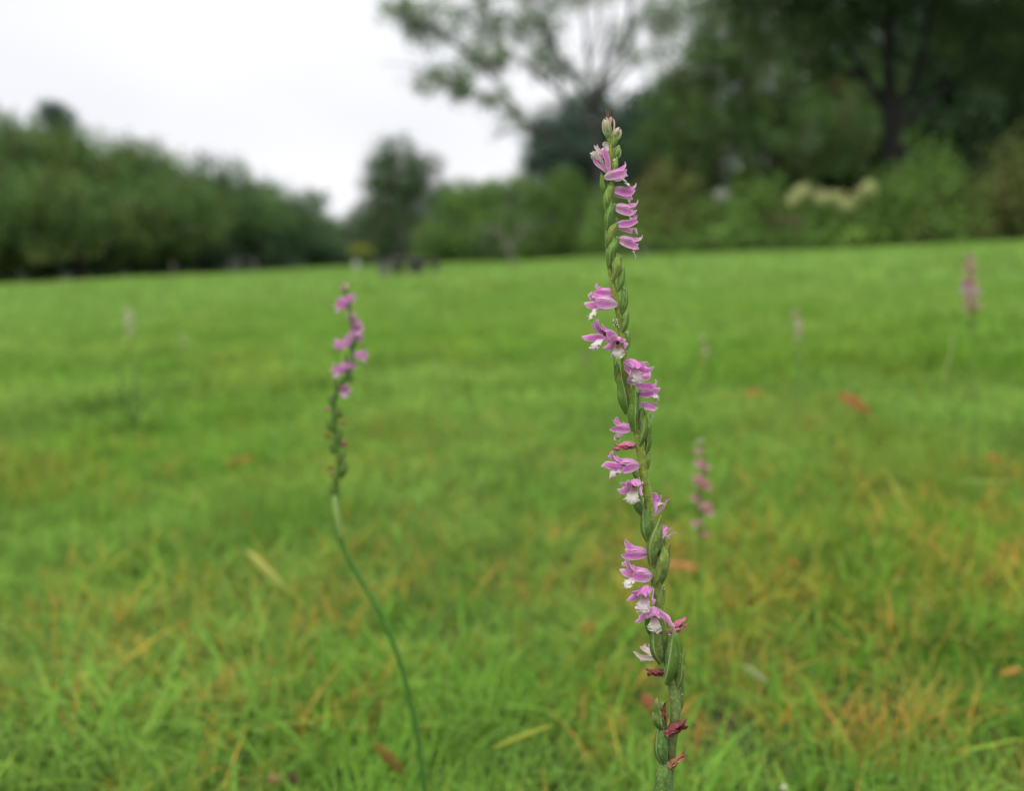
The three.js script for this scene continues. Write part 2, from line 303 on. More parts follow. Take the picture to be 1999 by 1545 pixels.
// ------------------------------------------------------------------ the orchid in focus
const STEMG = [0.2, 0.265, 0.035], OVG = [0.115, 0.205, 0.033];
const green = (base, k) => (u, a, p) => { const sp = Math.max(0, n3(p.x * 7000 + k, p.y * 7000, p.z * 7000) - 0.35), m = 0.82 + 0.2 * n3(p.x * 900 + k, p.y * 500, p.z * 900) + 0.2 * n3(p.x * 3000, p.y * 3000 + k, p.z * 3000) + sp * 1.5; return base.map((c) => c * m); };
const hairGeo = new THREE.ConeGeometry(0.00005, 0.0006, 3, 1, true); hairGeo.translate(0, 0.0003, 0);
const dropGeo = new THREE.IcosahedronGeometry(0.0001, 0); dropGeo.translate(0, 0.0006, 0);
const hairAll = mergeGeometries([hairGeo.toNonIndexed(), dropGeo]);
function ovaryParts(o, base, tip, wide, bulge, seed, shade, opts = {}) {
  // the swollen green ovary and the pointed bract that wraps it; bulge is away from the stem
  wide *= wide > 0.0026 ? 1.0 : 0.9; const ax = tip.clone().sub(base), L = ax.length(), out = bulge.clone().addScaledVector(ax, -bulge.dot(ax) / (L * L)).normalize(), R = rng(seed);
  const P = [base, base.clone().lerp(tip, 0.35).addScaledVector(out, wide * 0.22), base.clone().lerp(tip, 0.7).addScaledVector(out, wide * 0.2), base.clone().lerp(tip, 0.98).addScaledVector(out, -wide * 0.12)];
  const hue = R(), brown = R() < 0.45;
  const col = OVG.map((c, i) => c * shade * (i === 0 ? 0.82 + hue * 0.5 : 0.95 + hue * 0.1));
  const prof = (u) => wide * 0.5 * Math.pow(Math.sin(Math.PI * clamp(0.09 + Math.pow(u, 1.15) * 0.86, 0, 1)), 0.7) * (1 + 0.05 * Math.sin(u * 11 + seed));
  const g = sweep(P, prof, { seg: 34, rad: 26, rib: 0.045, ribs: 6, turn: 1.6, col: (u, a, p) => { const c = green(col, seed)(u, a, p), v = Math.pow(0.5 + 0.5 * Math.cos(6 * (a + 1.6 * u)), 6); return mix3(c, [c[0] * 1.35, c[1] * 1.25, c[2] * 1.2], v * 0.5); } });
  part(numberedIn(o, 'ovary'), g, M.green, o);
  if (opts.noBract) return g;
  const up = ax.clone().normalize(), turn = (R() - 0.5) * 2.2 + (opts.turn || 0), nn = out.clone().applyAxisAngle(up, turn), sd = up.clone().cross(nn);
  const len = L * (1.02 + R() * 0.22), k = new THREE.CatmullRomCurve3([base.clone().addScaledVector(up, -L * 0.06).addScaledVector(nn, wide * 0.2), base.clone().lerp(tip, 0.32).addScaledVector(nn, wide * 0.53).addScaledVector(out, wide * 0.2), base.clone().lerp(tip, 0.72).addScaledVector(nn, wide * 0.47).addScaledVector(out, wide * 0.2), base.clone().addScaledVector(up, len).addScaledVector(nn, wide * (0.05 + R() * 0.6))]);
  const bcol = OVG.map((c, i) => c * shade * (i === 1 ? 1.05 : 1));
  const b = blade({ c: (u) => k.getPoint(u), side: () => sd, w: (u) => wide * 0.56 * Math.pow(Math.sin(Math.PI * clamp(0.16 + u * 0.84, 0, 1)), 0.75) + wide * 0.012, A: (u) => lerp(1.25, 0.7, u), nu: 14, nv: 10, seed, frill: wide * 0.07, ff: 9, col: (u, v) => { const e = Math.pow(Math.abs(v), 8), m = 0.88 + 0.2 * n2(u * 9 + seed, v * 6) + 0.1 * Math.cos(v * 14); return mix3(bcol.map((c) => c * m), brown && u > 0.86 ? [0.2, 0.11, 0.05] : [0.38, 0.42, 0.2], clamp(e * 0.85 + smoothstep(u, 0.82, 1) * 0.55, 0, 1)); } });
  part(numberedIn(o, 'bract'), b, M.bract, o);
  return g;
}
function hairs(o, geos, perGeo, seed) {
  const R = rng(seed), mats = [], q = new THREE.Quaternion(), Y = V(0, 1, 0), a = V(), b = V(), c = V(), n = V();
  for (const [g, count] of geos) {
    const p = g.attributes.position, ix = g.index, T = ix.count / 3, cum = []; let sum = 0;
    for (let t = 0; t < T; t++) { a.fromBufferAttribute(p, ix.getX(t * 3)); b.fromBufferAttribute(p, ix.getX(t * 3 + 1)); c.fromBufferAttribute(p, ix.getX(t * 3 + 2)); sum += b.clone().sub(a).cross(c.clone().sub(a)).length(); cum.push(sum); }
    for (let i = 0; i < count; i++) {
      const r = R() * sum; let lo = 0, hi = T - 1; while (lo < hi) { const m = (lo + hi) >> 1; if (cum[m] < r) lo = m + 1; else hi = m; }
      const i0 = ix.getX(lo * 3), i1 = ix.getX(lo * 3 + 1), i2 = ix.getX(lo * 3 + 2); a.fromBufferAttribute(p, i0); b.fromBufferAttribute(p, i1); c.fromBufferAttribute(p, i2);
      let u = R(), v = R(); if (u + v > 1) { u = 1 - u; v = 1 - v; }
      const x = a.clone().multiplyScalar(1 - u - v).addScaledVector(b, u).addScaledVector(c, v);
      n.fromBufferAttribute(g.attributes.normal, i0).add(V((R() - 0.5) * 0.9, (R() - 0.2) * 0.7, (R() - 0.5) * 0.9)).normalize();
      q.setFromUnitVectors(Y, n); const s = 0.5 + R() * 0.7; mats.push(new THREE.Matrix4().compose(x, q, V(s, s, s)));
    }
  }
  return copies('hair', hairAll, M.hair, mats, null, o, 'stuff');
}
{
  const MM = FOCUS / FPX;                                     // metres per photo pixel in the plane of the stem
  const foot = at(1345, 2750, FOCUS); foot.y = ground(foot.x, foot.z);
  const o = thing('orchid_plant', 'tall sharp lady\'s tresses orchid with pink flowers spiralling up a hairy green stem', 'orchid', foot, 'pink spiral orchids in the meadow');
  const P = (x, y, mm = 0) => at(x, y, FOCUS).addScaledVector(TOCAM, mm * 0.001).sub(foot);
  // the stem
  const line = [[1186, 262], [1192, 285], [1193, 310], [1190, 340], [1188, 370], [1187, 405], [1186, 445], [1187, 480], [1189, 520], [1197, 562], [1204, 593], [1210, 628], [1216, 666], [1219, 710], [1224, 759], [1234, 805], [1245, 850], [1252, 893], [1257, 930], [1264, 966], [1268, 1000], [1270, 1040], [1272, 1085], [1280, 1135], [1285, 1170], [1287, 1206], [1294, 1240], [1304, 1290], [1312, 1331], [1318, 1365], [1318, 1395], [1313, 1440], [1310, 1470], [1307, 1510], [1305, 1545], [1306, 1700], [1315, 2000], [1330, 2400]];
  const sp = line.map(([x, y], i) => P(x, y, 0.25 * Math.sin(i * 0.9))); sp.push(V(0, -0.003, 0));
  const rOf = (y) => y < 262 ? 3 : y < 520 ? lerp(4.2, 5.2, (y - 262) / 258) : y < 900 ? lerp(5.2, 8.6, (y - 520) / 380) : y < 1350 ? lerp(8.6, 10.6, (y - 900) / 450) : y < 1500 ? lerp(10.6, 9, (y - 1350) / 150) : 9.5;
  const yTop = sp[0].y, yOf = (u) => { const c = u * (2750 - 262) + 262; return c; };
  const stemG = sweep(sp, (u) => rOf(yOf(u)) * MM * (1 - 0.0 * u), { seg: 1100, rad: 20, rib: 0.03, ribs: 5, turn: 9, col: (u, a, p) => { const y = yOf(u), b = mix3(STEMG, [0.14, 0.2, 0.055], smoothstep(y, 900, 1450)); return green(b, 3)(u, a, p); } });
  part('stem', stemG, M.green, o);
  // ovaries with their bracts: base, tip (photo positions), width, toward the viewer in mm, bulge side (-1 left, 1 right), shade
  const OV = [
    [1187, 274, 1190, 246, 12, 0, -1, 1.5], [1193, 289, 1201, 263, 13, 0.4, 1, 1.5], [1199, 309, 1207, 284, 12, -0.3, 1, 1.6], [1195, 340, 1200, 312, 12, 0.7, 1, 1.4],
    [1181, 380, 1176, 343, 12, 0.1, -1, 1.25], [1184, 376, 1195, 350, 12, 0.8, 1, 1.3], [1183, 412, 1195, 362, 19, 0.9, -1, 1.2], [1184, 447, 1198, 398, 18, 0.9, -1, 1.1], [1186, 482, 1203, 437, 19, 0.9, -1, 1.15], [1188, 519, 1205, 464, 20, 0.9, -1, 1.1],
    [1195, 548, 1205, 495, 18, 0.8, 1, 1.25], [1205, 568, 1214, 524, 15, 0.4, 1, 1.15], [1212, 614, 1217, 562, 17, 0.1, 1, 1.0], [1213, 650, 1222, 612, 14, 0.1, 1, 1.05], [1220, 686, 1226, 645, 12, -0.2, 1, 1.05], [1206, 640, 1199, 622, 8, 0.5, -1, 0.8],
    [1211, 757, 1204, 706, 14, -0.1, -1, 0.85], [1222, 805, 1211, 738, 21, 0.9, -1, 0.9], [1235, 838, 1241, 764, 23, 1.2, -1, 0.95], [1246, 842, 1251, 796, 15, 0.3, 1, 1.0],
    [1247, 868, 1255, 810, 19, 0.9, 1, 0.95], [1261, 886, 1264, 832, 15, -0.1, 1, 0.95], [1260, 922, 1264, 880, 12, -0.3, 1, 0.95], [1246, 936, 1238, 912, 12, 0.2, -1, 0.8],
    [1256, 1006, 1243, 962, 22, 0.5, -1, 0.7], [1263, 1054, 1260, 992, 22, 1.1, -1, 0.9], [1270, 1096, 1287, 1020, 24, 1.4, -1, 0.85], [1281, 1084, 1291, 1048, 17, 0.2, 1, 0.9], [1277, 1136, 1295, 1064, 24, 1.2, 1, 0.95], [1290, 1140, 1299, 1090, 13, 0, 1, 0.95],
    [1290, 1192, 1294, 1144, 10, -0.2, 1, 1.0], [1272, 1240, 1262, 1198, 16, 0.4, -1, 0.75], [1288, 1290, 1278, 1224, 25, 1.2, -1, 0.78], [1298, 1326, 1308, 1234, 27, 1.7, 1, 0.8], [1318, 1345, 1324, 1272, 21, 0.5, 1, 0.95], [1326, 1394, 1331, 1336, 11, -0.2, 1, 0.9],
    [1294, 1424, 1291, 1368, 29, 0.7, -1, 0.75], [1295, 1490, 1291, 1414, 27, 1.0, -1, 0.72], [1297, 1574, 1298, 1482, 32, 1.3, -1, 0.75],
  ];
  const hg = [[stemG, 13000]];
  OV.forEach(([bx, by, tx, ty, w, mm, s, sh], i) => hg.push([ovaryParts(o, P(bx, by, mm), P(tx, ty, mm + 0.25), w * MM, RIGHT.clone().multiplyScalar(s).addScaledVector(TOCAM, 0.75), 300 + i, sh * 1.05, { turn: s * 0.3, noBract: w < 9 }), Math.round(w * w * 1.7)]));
  hairs(o, hg, 0, 9);
  // flowers: base, tip (photo positions), angle toward the viewer, length in photo pixels, start in mm, kind, roll
  const FL = [
    [1187, 268, 1180, 232, 12, 37, 0.2, 'bud', 0, 0.7], [1188, 269, 1195, 227, -8, 44, 0, 'pinkbud', 40, 0.65], [1187, 246, 1185, 214, 0, 33, 0.1, 'wiltbrown', 0, 0.45],
    [1197, 276, 1209, 253, 15, 27, 0.4, 'bud', 0], [1196, 300, 1181, 281, -40, 26, -0.5, 'pale', 150], [1201, 310, 1207, 284, -10, 27, -0.4, 'bud', 0],
    [1189, 339, 1167, 299, 12, 46, 0.7, 'fresh', 0, 0.85], [1181, 306, 1161, 292, -10, 25, 0.4, 'pale', 20],
    [1179, 349, 1221, 342, 12, 43, 1.4, 'fresh', 10], [1195, 372, 1236, 381, 5, 42, 0.5, 'fresh', 0], [1198, 405, 1238, 415, 10, 42, 0.5, 'fresh', 10], [1202, 440, 1240, 441, 5, 39, 0.5, 'fresh', -5], [1206, 467, 1246, 480, 8, 43, 0.4, 'fresh', 8],
    [1201, 572, 1166, 569, -22, 38, -0.4, 'fresh', 0], [1202, 594, 1151, 591, 14, 53, 0.2, 'fresh', 0], [1203, 660, 1158, 651, 28, 50, 0.4, 'fresh', 0], [1209, 664, 1198, 678, 62, 44, 0.8, 'fresh', 6],
    [1221, 706, 1238, 720, 48, 47, 0.9, 'fresh', 10], [1222, 742, 1265, 741, -12, 44, 0.4, 'fresh', 20], [1243, 767, 1277, 762, 22, 40, 0.5, 'fresh', 14], [1248, 788, 1277, 797, 0, 31, 0.1, 'fresh', 0],
    [1236, 838, 1208, 836, -48, 40, -0.6, 'fresh', 0], [1241, 869, 1198, 872, 6, 43, 0.2, 'wiltpink', 0], [1244, 907, 1191, 907, 18, 54, 0.5, 'fresh', 0], [1246, 940, 1228, 950, 55, 46, 0.7, 'fresh', 0],
    [1273, 1008, 1284, 976, -30, 40, -0.9, 'fresh', 0], [1284, 1060, 1302, 1036, -35, 36, -0.2, 'fresh', 20], [1266, 1081, 1221, 1077, -12, 47, -0.1, 'fresh', 0], [1270, 1122, 1218, 1114, 20, 54, 0.5, 'fresh', 0],
    [1264, 1144, 1249, 1156, 58, 48, 1.0, 'fresh', 0], [1274, 1184, 1271, 1198, 64, 44, 1.2, 'fresh', 0], [1305, 1234, 1338, 1212, 5, 41, 0.4, 'wiltpink', 0], [1286, 1286, 1258, 1278, -50, 40, -0.2, 'pale', 0],
    [1296, 1311, 1263, 1311, 5, 34, 0.6, 'wiltred', 0], [1294, 1400, 1287, 1368, 12, 36, 2.4, 'wiltbrown', 0], [1295, 1426, 1335, 1401, 10, 47, 2.0, 'wiltred', 0], [1299, 1490, 1334, 1462, 8, 45, 2.2, 'wiltbrown', 0, 0.8],
  ];
  for (const [bx, by, tx, ty, deg, len, mm, type, roll, thin] of FL) {
    const d = RIGHT.clone().multiplyScalar(tx - bx).addScaledVector(UP, by - ty).normalize(), t = degToRad(deg);
    const dir = d.multiplyScalar(Math.cos(t)).addScaledVector(TOCAM, Math.sin(t)).normalize();
    const up = UP.clone().applyAxisAngle(dir, degToRad(roll));
    if (Math.abs(up.dot(dir)) > 0.93) up.add(RIGHT.clone().multiplyScalar(tx > bx ? -0.6 : 0.6));
    const f = flower(o, type, P(bx, by, mm), dir, up, len * MM);
    const k = thin ?? (type === 'fresh' ? 1.13 : 1); f.scale.set(len * MM, len * MM * k, len * MM * k);
  }
}

// ------------------------------------------------------------------ the other orchids of the meadow
function orchid(label, d, line, rPx, flowers, ovaries, opts = {}) {
  const k = d / FPX, last = line[line.length - 1], p0 = at(last[0], last[1], d), foot = V(p0.x, ground(p0.x, p0.z), p0.z);
  const o = thing('orchid_plant', label, 'orchid', foot, 'pink spiral orchids in the meadow');
  const P = (x, y, mm = 0) => at(x, y, d).addScaledVector(TOCAM, mm * 0.001).sub(foot), R = rng(500 + Math.round(d * 1000));
  const sp = line.map(([x, y]) => P(x, y)); sp.push(V(0, -0.003, 0));
  const c = opts.stem || [0.05, 0.155, 0.012];
  part('stem', sweep(sp, (u) => rPx * k * lerp(0.55, 0.88, Math.min(1, u * 2.2)), { seg: 70, rad: 8, col: green(c, 1) }), M.green, o);
  for (const [x, y, w, l, s] of ovaries) ovaryParts(o, P(x, y + l * 0.5, 0.6), P(x + s * w * 0.3, y - l * 0.5, 0.9), w * k, RIGHT.clone().multiplyScalar(s).addScaledVector(TOCAM, 0.6), 700 + Math.round(x + y), 0.75, { noBract: d > 0.6 });
  flowers.forEach(([x, y, size, type], i) => {
    const ax = line.reduce((a, b) => Math.abs(b[1] - y) < Math.abs(a[1] - y) ? b : a), s = x >= ax[0] ? 1 : -1, tw = (R() - 0.35) * 1.5;
    const dir = RIGHT.clone().multiplyScalar(s * Math.cos(tw)).addScaledVector(TOCAM, Math.sin(tw)).addScaledVector(UP, type.includes('bud') ? 1.2 : (R() - 0.5) * 0.3);
    flower(o, type, P(x, y).addScaledVector(dir.clone().normalize(), -size * k * 0.55), dir, UP, size * k * (d > 1 ? 0.72 : d > 0.6 ? 0.88 : 1), i);
  });
  return o;
}
orchid('blurred pink orchid with a bowed stem, beyond the sharp one on its left', 0.33,
  [[672, 556], [679, 590], [690, 640], [687, 680], [689, 708], [675, 738], [658, 765], [652, 800], [655, 835], [659, 872], [662, 912], [657, 950], [657, 975], [661, 1030], [668, 1066], [702, 1128], [745, 1202], [780, 1290], [801, 1370], [816, 1445], [830, 1545], [846, 1660], [860, 1781]], 6,
  [[673, 560, 20, 'pinkbud'], [681, 581, 22, 'rose'], [676, 588, 22, 'rose'], [687, 616, 18, 'rose'], [697, 660, 22, 'rose'], [682, 667, 22, 'rose'], [676, 717, 24, 'rose'], [671, 597, 30, 'rose'], [690, 628, 22, 'rose'], [694, 643, 28, 'rose'], [690, 655, 26, 'rose'], [672, 672, 32, 'rose'], [702, 693, 30, 'rose'], [667, 723, 32, 'rose'], [685, 712, 26, 'rose'], [668, 761, 30, 'rose'], [639, 799, 14, 'wiltpink'], [662, 812, 16, 'wiltbrown'], [668, 827, 15, 'wiltbrown'], [654, 840, 15, 'wiltbrown'], [640, 852, 16, 'wiltbrown'], [671, 867, 22, 'wiltpink'], [662, 898, 15, 'wiltbrown'], [647, 914, 16, 'wiltbrown'], [649, 928, 14, 'wiltbrown']],
  [[683, 622, 9, 22, 1], [690, 668, 10, 24, 1], [682, 700, 10, 22, -1], [682, 735, 11, 24, 1], [662, 752, 11, 22, -1], [653, 782, 12, 26, -1], [656, 805, 12, 26, 1], [649, 830, 12, 26, -1], [660, 850, 12, 28, 1], [653, 872, 12, 28, -1], [664, 890, 13, 28, 1], [668, 915, 14, 32, 1], [660, 935, 12, 30, -1], [651, 955, 8, 26, -1]]);
{ // the pale sheath leaf clasping the stem of that orchid
  const o = scene.children.find((c) => c.name === 'orchid_plant_001'), foot = o.position, P = (x, y, mm) => at(x, y, 0.33).addScaledVector(TOCAM, mm * 0.001).sub(foot);
  part('sheath', sweep([P(655, 966, 1.2), P(658, 995, 1.6), P(662, 1020, 1.5), P(666, 1050, 0.8)], (u) => 0.00115 * Math.pow(Math.sin(Math.PI * (0.1 + u * 0.85)), 0.5), { seg: 12, rad: 8, col: () => [0.2, 0.31, 0.075] }), M.green, o);
}
orchid('slender salmon pink orchid spike low in the grass just right of the sharp orchid', 0.46,
  [[1366, 854], [1372, 880], [1379, 905], [1374, 940], [1366, 970], [1363, 1010], [1364, 1050], [1365, 1100], [1366, 1200], [1368, 1420]], 2.6,
  [[1367, 862, 16, 'bud'], [1364, 882, 18, 'salmon'], [1369, 903, 22, 'salmon'], [1375, 914, 22, 'salmon'], [1364, 934, 24, 'salmon'], [1371, 944, 24, 'salmon'], [1378, 951, 20, 'salmon'], [1361, 972, 22, 'salmon'], [1374, 988, 24, 'salmon'], [1380, 1000, 22, 'salmon'], [1361, 1021, 20, 'salmon'], [1376, 1045, 18, 'wiltpink']],
  [[1370, 925, 7, 18, 1], [1366, 960, 7, 18, -1], [1365, 1000, 7, 18, 1], [1363, 1035, 7, 18, 1], [1365, 1060, 7, 18, -1]]);
orchid('dense rose pink orchid spike standing farthest to the right', 0.85,
  [[1890, 495], [1894, 530], [1893, 570], [1896, 620], [1898, 690], [1900, 780], [1901, 1060]], 2,
  [[1891, 500, 15, 'salmon'], [1893, 512, 18, 'salmon'], [1888, 522, 18, 'salmon'], [1898, 530, 18, 'salmon'], [1888, 545, 20, 'salmon'], [1897, 553, 22, 'salmon'], [1886, 561, 22, 'rose'], [1902, 571, 20, 'rose'], [1890, 580, 20, 'salmon'], [1896, 588, 18, 'salmon'], [1903, 597, 20, 'salmon'], [1889, 600, 18, 'salmon'], [1893, 612, 16, 'wiltpink']],
  [[1897, 605, 10, 22, 1], [1896, 630, 10, 22, -1]], { stem: [0.1, 0.17, 0.035] });
orchid('pale pink orchid spike standing between the sharp orchid and the rightmost one', 1.15,
  [[1553, 604], [1557, 630], [1559, 660], [1561, 720], [1562, 960]], 2.6,
  [[1553, 608, 14, 'pale'], [1552, 620, 16, 'salmon'], [1559, 628, 17, 'pale'], [1555, 638, 16, 'pale'], [1562, 645, 15, 'salmon'], [1556, 654, 14, 'pale'], [1559, 664, 12, 'wiltpink'], [1558, 678, 10, 'wiltpink']], [], { stem: [0.13, 0.22, 0.05] });
orchid('faint dull pink orchid spike directly behind the low salmon one', 1.35,
  [[1374, 655], [1379, 680], [1377, 710], [1376, 760], [1376, 930]], 2.2,
  [[1374, 660, 12, 'pale'], [1380, 676, 14, 'salmon'], [1376, 686, 13, 'pale'], [1379, 696, 12, 'wiltpink'], [1374, 706, 11, 'wiltpink']], [], { stem: [0.13, 0.22, 0.05] });
orchid('faint whitish orchid spike on the far left of the meadow', 1.5,
  [[252, 602], [254, 625], [256, 655], [262, 700], [264, 900]], 2.2,
  [[250, 607, 14, 'pale'], [255, 617, 15, 'pale'], [249, 626, 15, 'pale'], [256, 636, 14, 'pale'], [251, 645, 12, 'pale'], [256, 655, 11, 'pale']], [], { stem: [0.13, 0.22, 0.05] });
orchid('very faint short orchid spike right of the whitish one', 1.9,
  [[358, 652], [360, 675], [360, 700], [360, 860]], 2,
  [[357, 656, 10, 'pale'], [361, 667, 11, 'pale'], [358, 678, 10, 'wiltpink']], [], { stem: [0.13, 0.22, 0.05] });
orchid('tiny dull pink orchid spike close on the left of the sharp stem', 1.6,
  [[1143, 684], [1145, 705], [1146, 730], [1146, 880]], 2,
  [[1142, 690, 11, 'salmon'], [1146, 700, 12, 'wiltpink'], [1144, 712, 10, 'salmon']], [], { stem: [0.13, 0.22, 0.05] });

// ------------------------------------------------------------------ fallen leaves and odd blades in the grass
function fallenLeaf(label, category, x, y, lenPx, widePx, angle, tilt, cols, lift = 0.024, group, name = 'fallen_leaf', bend = 0.3) {
  const p = groundHit(x, y), d = p.clone().sub(camera.position).dot(FWD), k = d / FPX, L = lenPx * k, W = widePx * k * 0.5;
  // the sight line is met again at the height of the grass tips, so that the leaf lies on them
  const view = at(x, y, 1).sub(camera.position), h = lift, t = (camera.position.y - p.y - h) / (camera.position.y - p.y), q = camera.position.clone().lerp(p, t);
  const o = thing(name, label, category, q, group), ca = Math.cos(angle), sa = Math.sin(angle);
  const s = t, seed = x * 0.37 + y, dir = V(ca, 0, 0).addScaledVector(UP, sa).addScaledVector(FWD, 0.12).normalize();
  const nrm = TOCAM.clone().multiplyScalar(Math.cos(tilt)).addScaledVector(V(0, 1, 0), Math.sin(tilt)).normalize(), sd = dir.clone().cross(nrm).normalize();
  const c = (u) => dir.clone().multiplyScalar((u - 0.5) * L * s).addScaledVector(nrm, bend * L * s * (0.25 - (u - 0.5) * (u - 0.5)));
  const g = blade({ c, side: () => sd, w: (u) => W * s * Math.pow(Math.sin(Math.PI * clamp(0.05 + u * 0.9, 0, 1)), 0.7) * (name === 'fallen_leaf' ? 1 + 0.25 * Math.sin(u * 19 + seed) : 1), A: () => 0.5, nu: 14, nv: 8, seed, col: (u, v) => { const n = 0.5 + 0.5 * n2(u * 4 + seed, v * 2.5), r = Math.abs(v) < 0.12 ? 0.8 : 1; return mix3(cols[0], cols[1], n).map((z) => z * r); }, crumple: name === 'fallen_leaf' ? L * 0.1 : 0 });
  part('blade', g, M.dry, o);
  if (name === 'fallen_leaf') part('stalk', sweep([c(0.02), c(-0.15).addScaledVector(nrm, L * s * 0.05)], () => W * s * 0.07, { seg: 4, rad: 5, col: () => cols[1] }), M.dry, o);
  return o;
}
const RUST = [[0.27, 0.095, 0.018], [0.15, 0.045, 0.012]], BROWN = [[0.2, 0.08, 0.04], [0.11, 0.045, 0.025]], OCHRE = [[0.26, 0.16, 0.035], [0.2, 0.085, 0.02]], STRAW = [[0.38, 0.38, 0.1], [0.29, 0.31, 0.065]], WHITISH = [[0.22, 0.25, 0.11], [0.17, 0.21, 0.08]];
const fl = 'dead leaves in the meadow grass';
fallenLeaf('large curled orange brown leaf between the pale and rightmost orchids', 'dead leaf', 1672, 792, 72, 34, -0.45, 0.9, [[0.22, 0.09, 0.02], [0.13, 0.045, 0.015]], 0.035, fl);
fallenLeaf('flat narrow red brown leaf left of the bowed orchid stem', 'dead leaf', 470, 903, 62, 20, 0.3, 0.9, RUST, 0.014, fl);
fallenLeaf('small orange brown leaf behind the sharp orchid, left of the large curled one', 'dead leaf', 1466, 768, 44, 16, 0.1, 0.9, RUST, 0.014, fl);
fallenLeaf('small round reddish leaf just left of the sharp orchid stem', 'dead leaf', 1150, 1232, 34, 26, 0.9, 0.3, [[0.26, 0.08, 0.025], [0.15, 0.06, 0.02]], 0.014, fl);
fallenLeaf('long brown leaf with a pale middle at the foot of the low salmon orchid', 'dead leaf', 1330, 1112, 86, 20, -0.2, 0.9, [[0.24, 0.07, 0.025], [0.3, 0.15, 0.07]], 0.014, fl);
fallenLeaf('crumpled reddish leaf behind the lower part of the sharp stem', 'dead leaf', 1268, 1376, 54, 26, -0.9, 0.4, [[0.28, 0.09, 0.05], [0.2, 0.06, 0.035]], 0.014, fl);
fallenLeaf('small rounded brown leaf at the bottom edge, left of the spotted leaf', 'dead leaf', 536, 1526, 30, 26, 0.3, 0.4, [[0.26, 0.11, 0.07], [0.2, 0.08, 0.05]], 0.014, fl);
fallenLeaf('dark brown scrap of leaf at the bottom edge beside a rounded brown leaf', 'dead leaf', 572, 1524, 24, 16, 1.3, 0.4, [[0.08, 0.035, 0.025], [0.06, 0.03, 0.02]], 0.025, fl);
fallenLeaf('yellow green leaf with brown spots left of the bowed stem at the bottom edge', 'dead leaf', 757, 1478, 84, 22, -0.85, 0.5, [[0.13, 0.13, 0.02], [0.11, 0.035, 0.012]], 0.03, fl);
fallenLeaf('small tan leaf near the right edge below the rightmost orchid', 'dead leaf', 1938, 897, 26, 26, 1.2, 0.4, OCHRE, 0.014, fl);
fallenLeaf('little orange leaf fragment in the grass right of the sharp orchid', 'dead leaf', 1552, 1106, 32, 18, -0.3, 0.6, RUST, 0.014, fl);
fallenLeaf('pale orange leaf on the far left of the meadow', 'dead leaf', 215, 750, 26, 14, 0.1, 0.9, OCHRE, 0.014, fl);
fallenLeaf('dull brown leaf in the middle of the meadow, between the two tallest orchids', 'dead leaf', 858, 770, 38, 18, 0.4, 0.9, [[0.14, 0.12, 0.04], [0.12, 0.07, 0.03]], 0.014, fl);
fallenLeaf('ochre leaf near the right edge, low in the picture', 'dead leaf', 1975, 1316, 44, 14, 0.2, 0.6, OCHRE, 0.02, fl);
fallenLeaf('long pinkish brown leaf lying flat at the left of the meadow', 'dead leaf', 120, 788, 80, 12, 0.12, 1.1, [[0.28, 0.15, 0.06], [0.24, 0.1, 0.05]], 0.014, fl);
fallenLeaf('broad pale yellow grass blade arching out of the grass on the left', 'grass blade', 520, 1112, 104, 17, -0.82, 0.2, STRAW, 0.05, null, 'dry_blade', 0.22);
fallenLeaf('short whitish dead blade in the grass right of the sharp stem', 'grass blade', 1474, 1316, 62, 14, -0.65, 0.3, WHITISH, 0.035, null, 'dry_blade', 0.15);
fallenLeaf('yellow green blade lying across the grass left of the sharp stem', 'grass blade', 1020, 1438, 125, 10, 0.32, 0.5, [[0.2, 0.22, 0.03], [0.15, 0.18, 0.02]], 0.05, null, 'dry_blade', 0.18);
fallenLeaf('tiny white scrap of dry blade at the bottom edge on the right', 'grass blade', 1530, 1538, 14, 9, 0.3, 0.4, [[0.4, 0.38, 0.28], [0.3, 0.3, 0.2]], 0.03, null, 'dry_blade', 0.1);
fallenLeaf('thin pale stalk lying flat near the right edge', 'grass blade', 1925, 940, 140, 4.5, 0.0, 0.9, [[0.16, 0.22, 0.06], [0.13, 0.19, 0.04]], 0.04, null, 'dry_blade', 0.03);
fallenLeaf('thin pale grass stalk leaning beside the rightmost orchid', 'grass blade', 1852, 700, 115, 4.5, 1.28, 0.1, [[0.24, 0.3, 0.1], [0.2, 0.27, 0.07]], 0.09, null, 'dry_blade', 0.05);
{ // the darker weed on the left
  const p = groundHit(268, 858), d = -p.z, o = thing('weed', 'dark green weed with a few long leaves on the left of the meadow', 'weed', p);
  [[-0.5, 0.12], [-0.2, 0.17], [0.1, 0.18], [0.45, 0.12], [-0.95, 0.1]].forEach(([a, L], i) => part(numberedIn(o, 'leaf'), blade({ c: curveOf([0, 0, 0], [Math.sin(a) * L * 0.35, L * 0.4, 0.01 * i], [Math.sin(a) * L, L * 0.72, 0.02 * (i - 2)]), side: () => V(0.6, 0, 1), w: (u) => 0.008 * Math.pow(Math.sin(Math.PI * (0.1 + u * 0.87)), 0.7), A: () => 0.5, col: () => [0.035, 0.09, 0.02] }), M.grass, o));
}

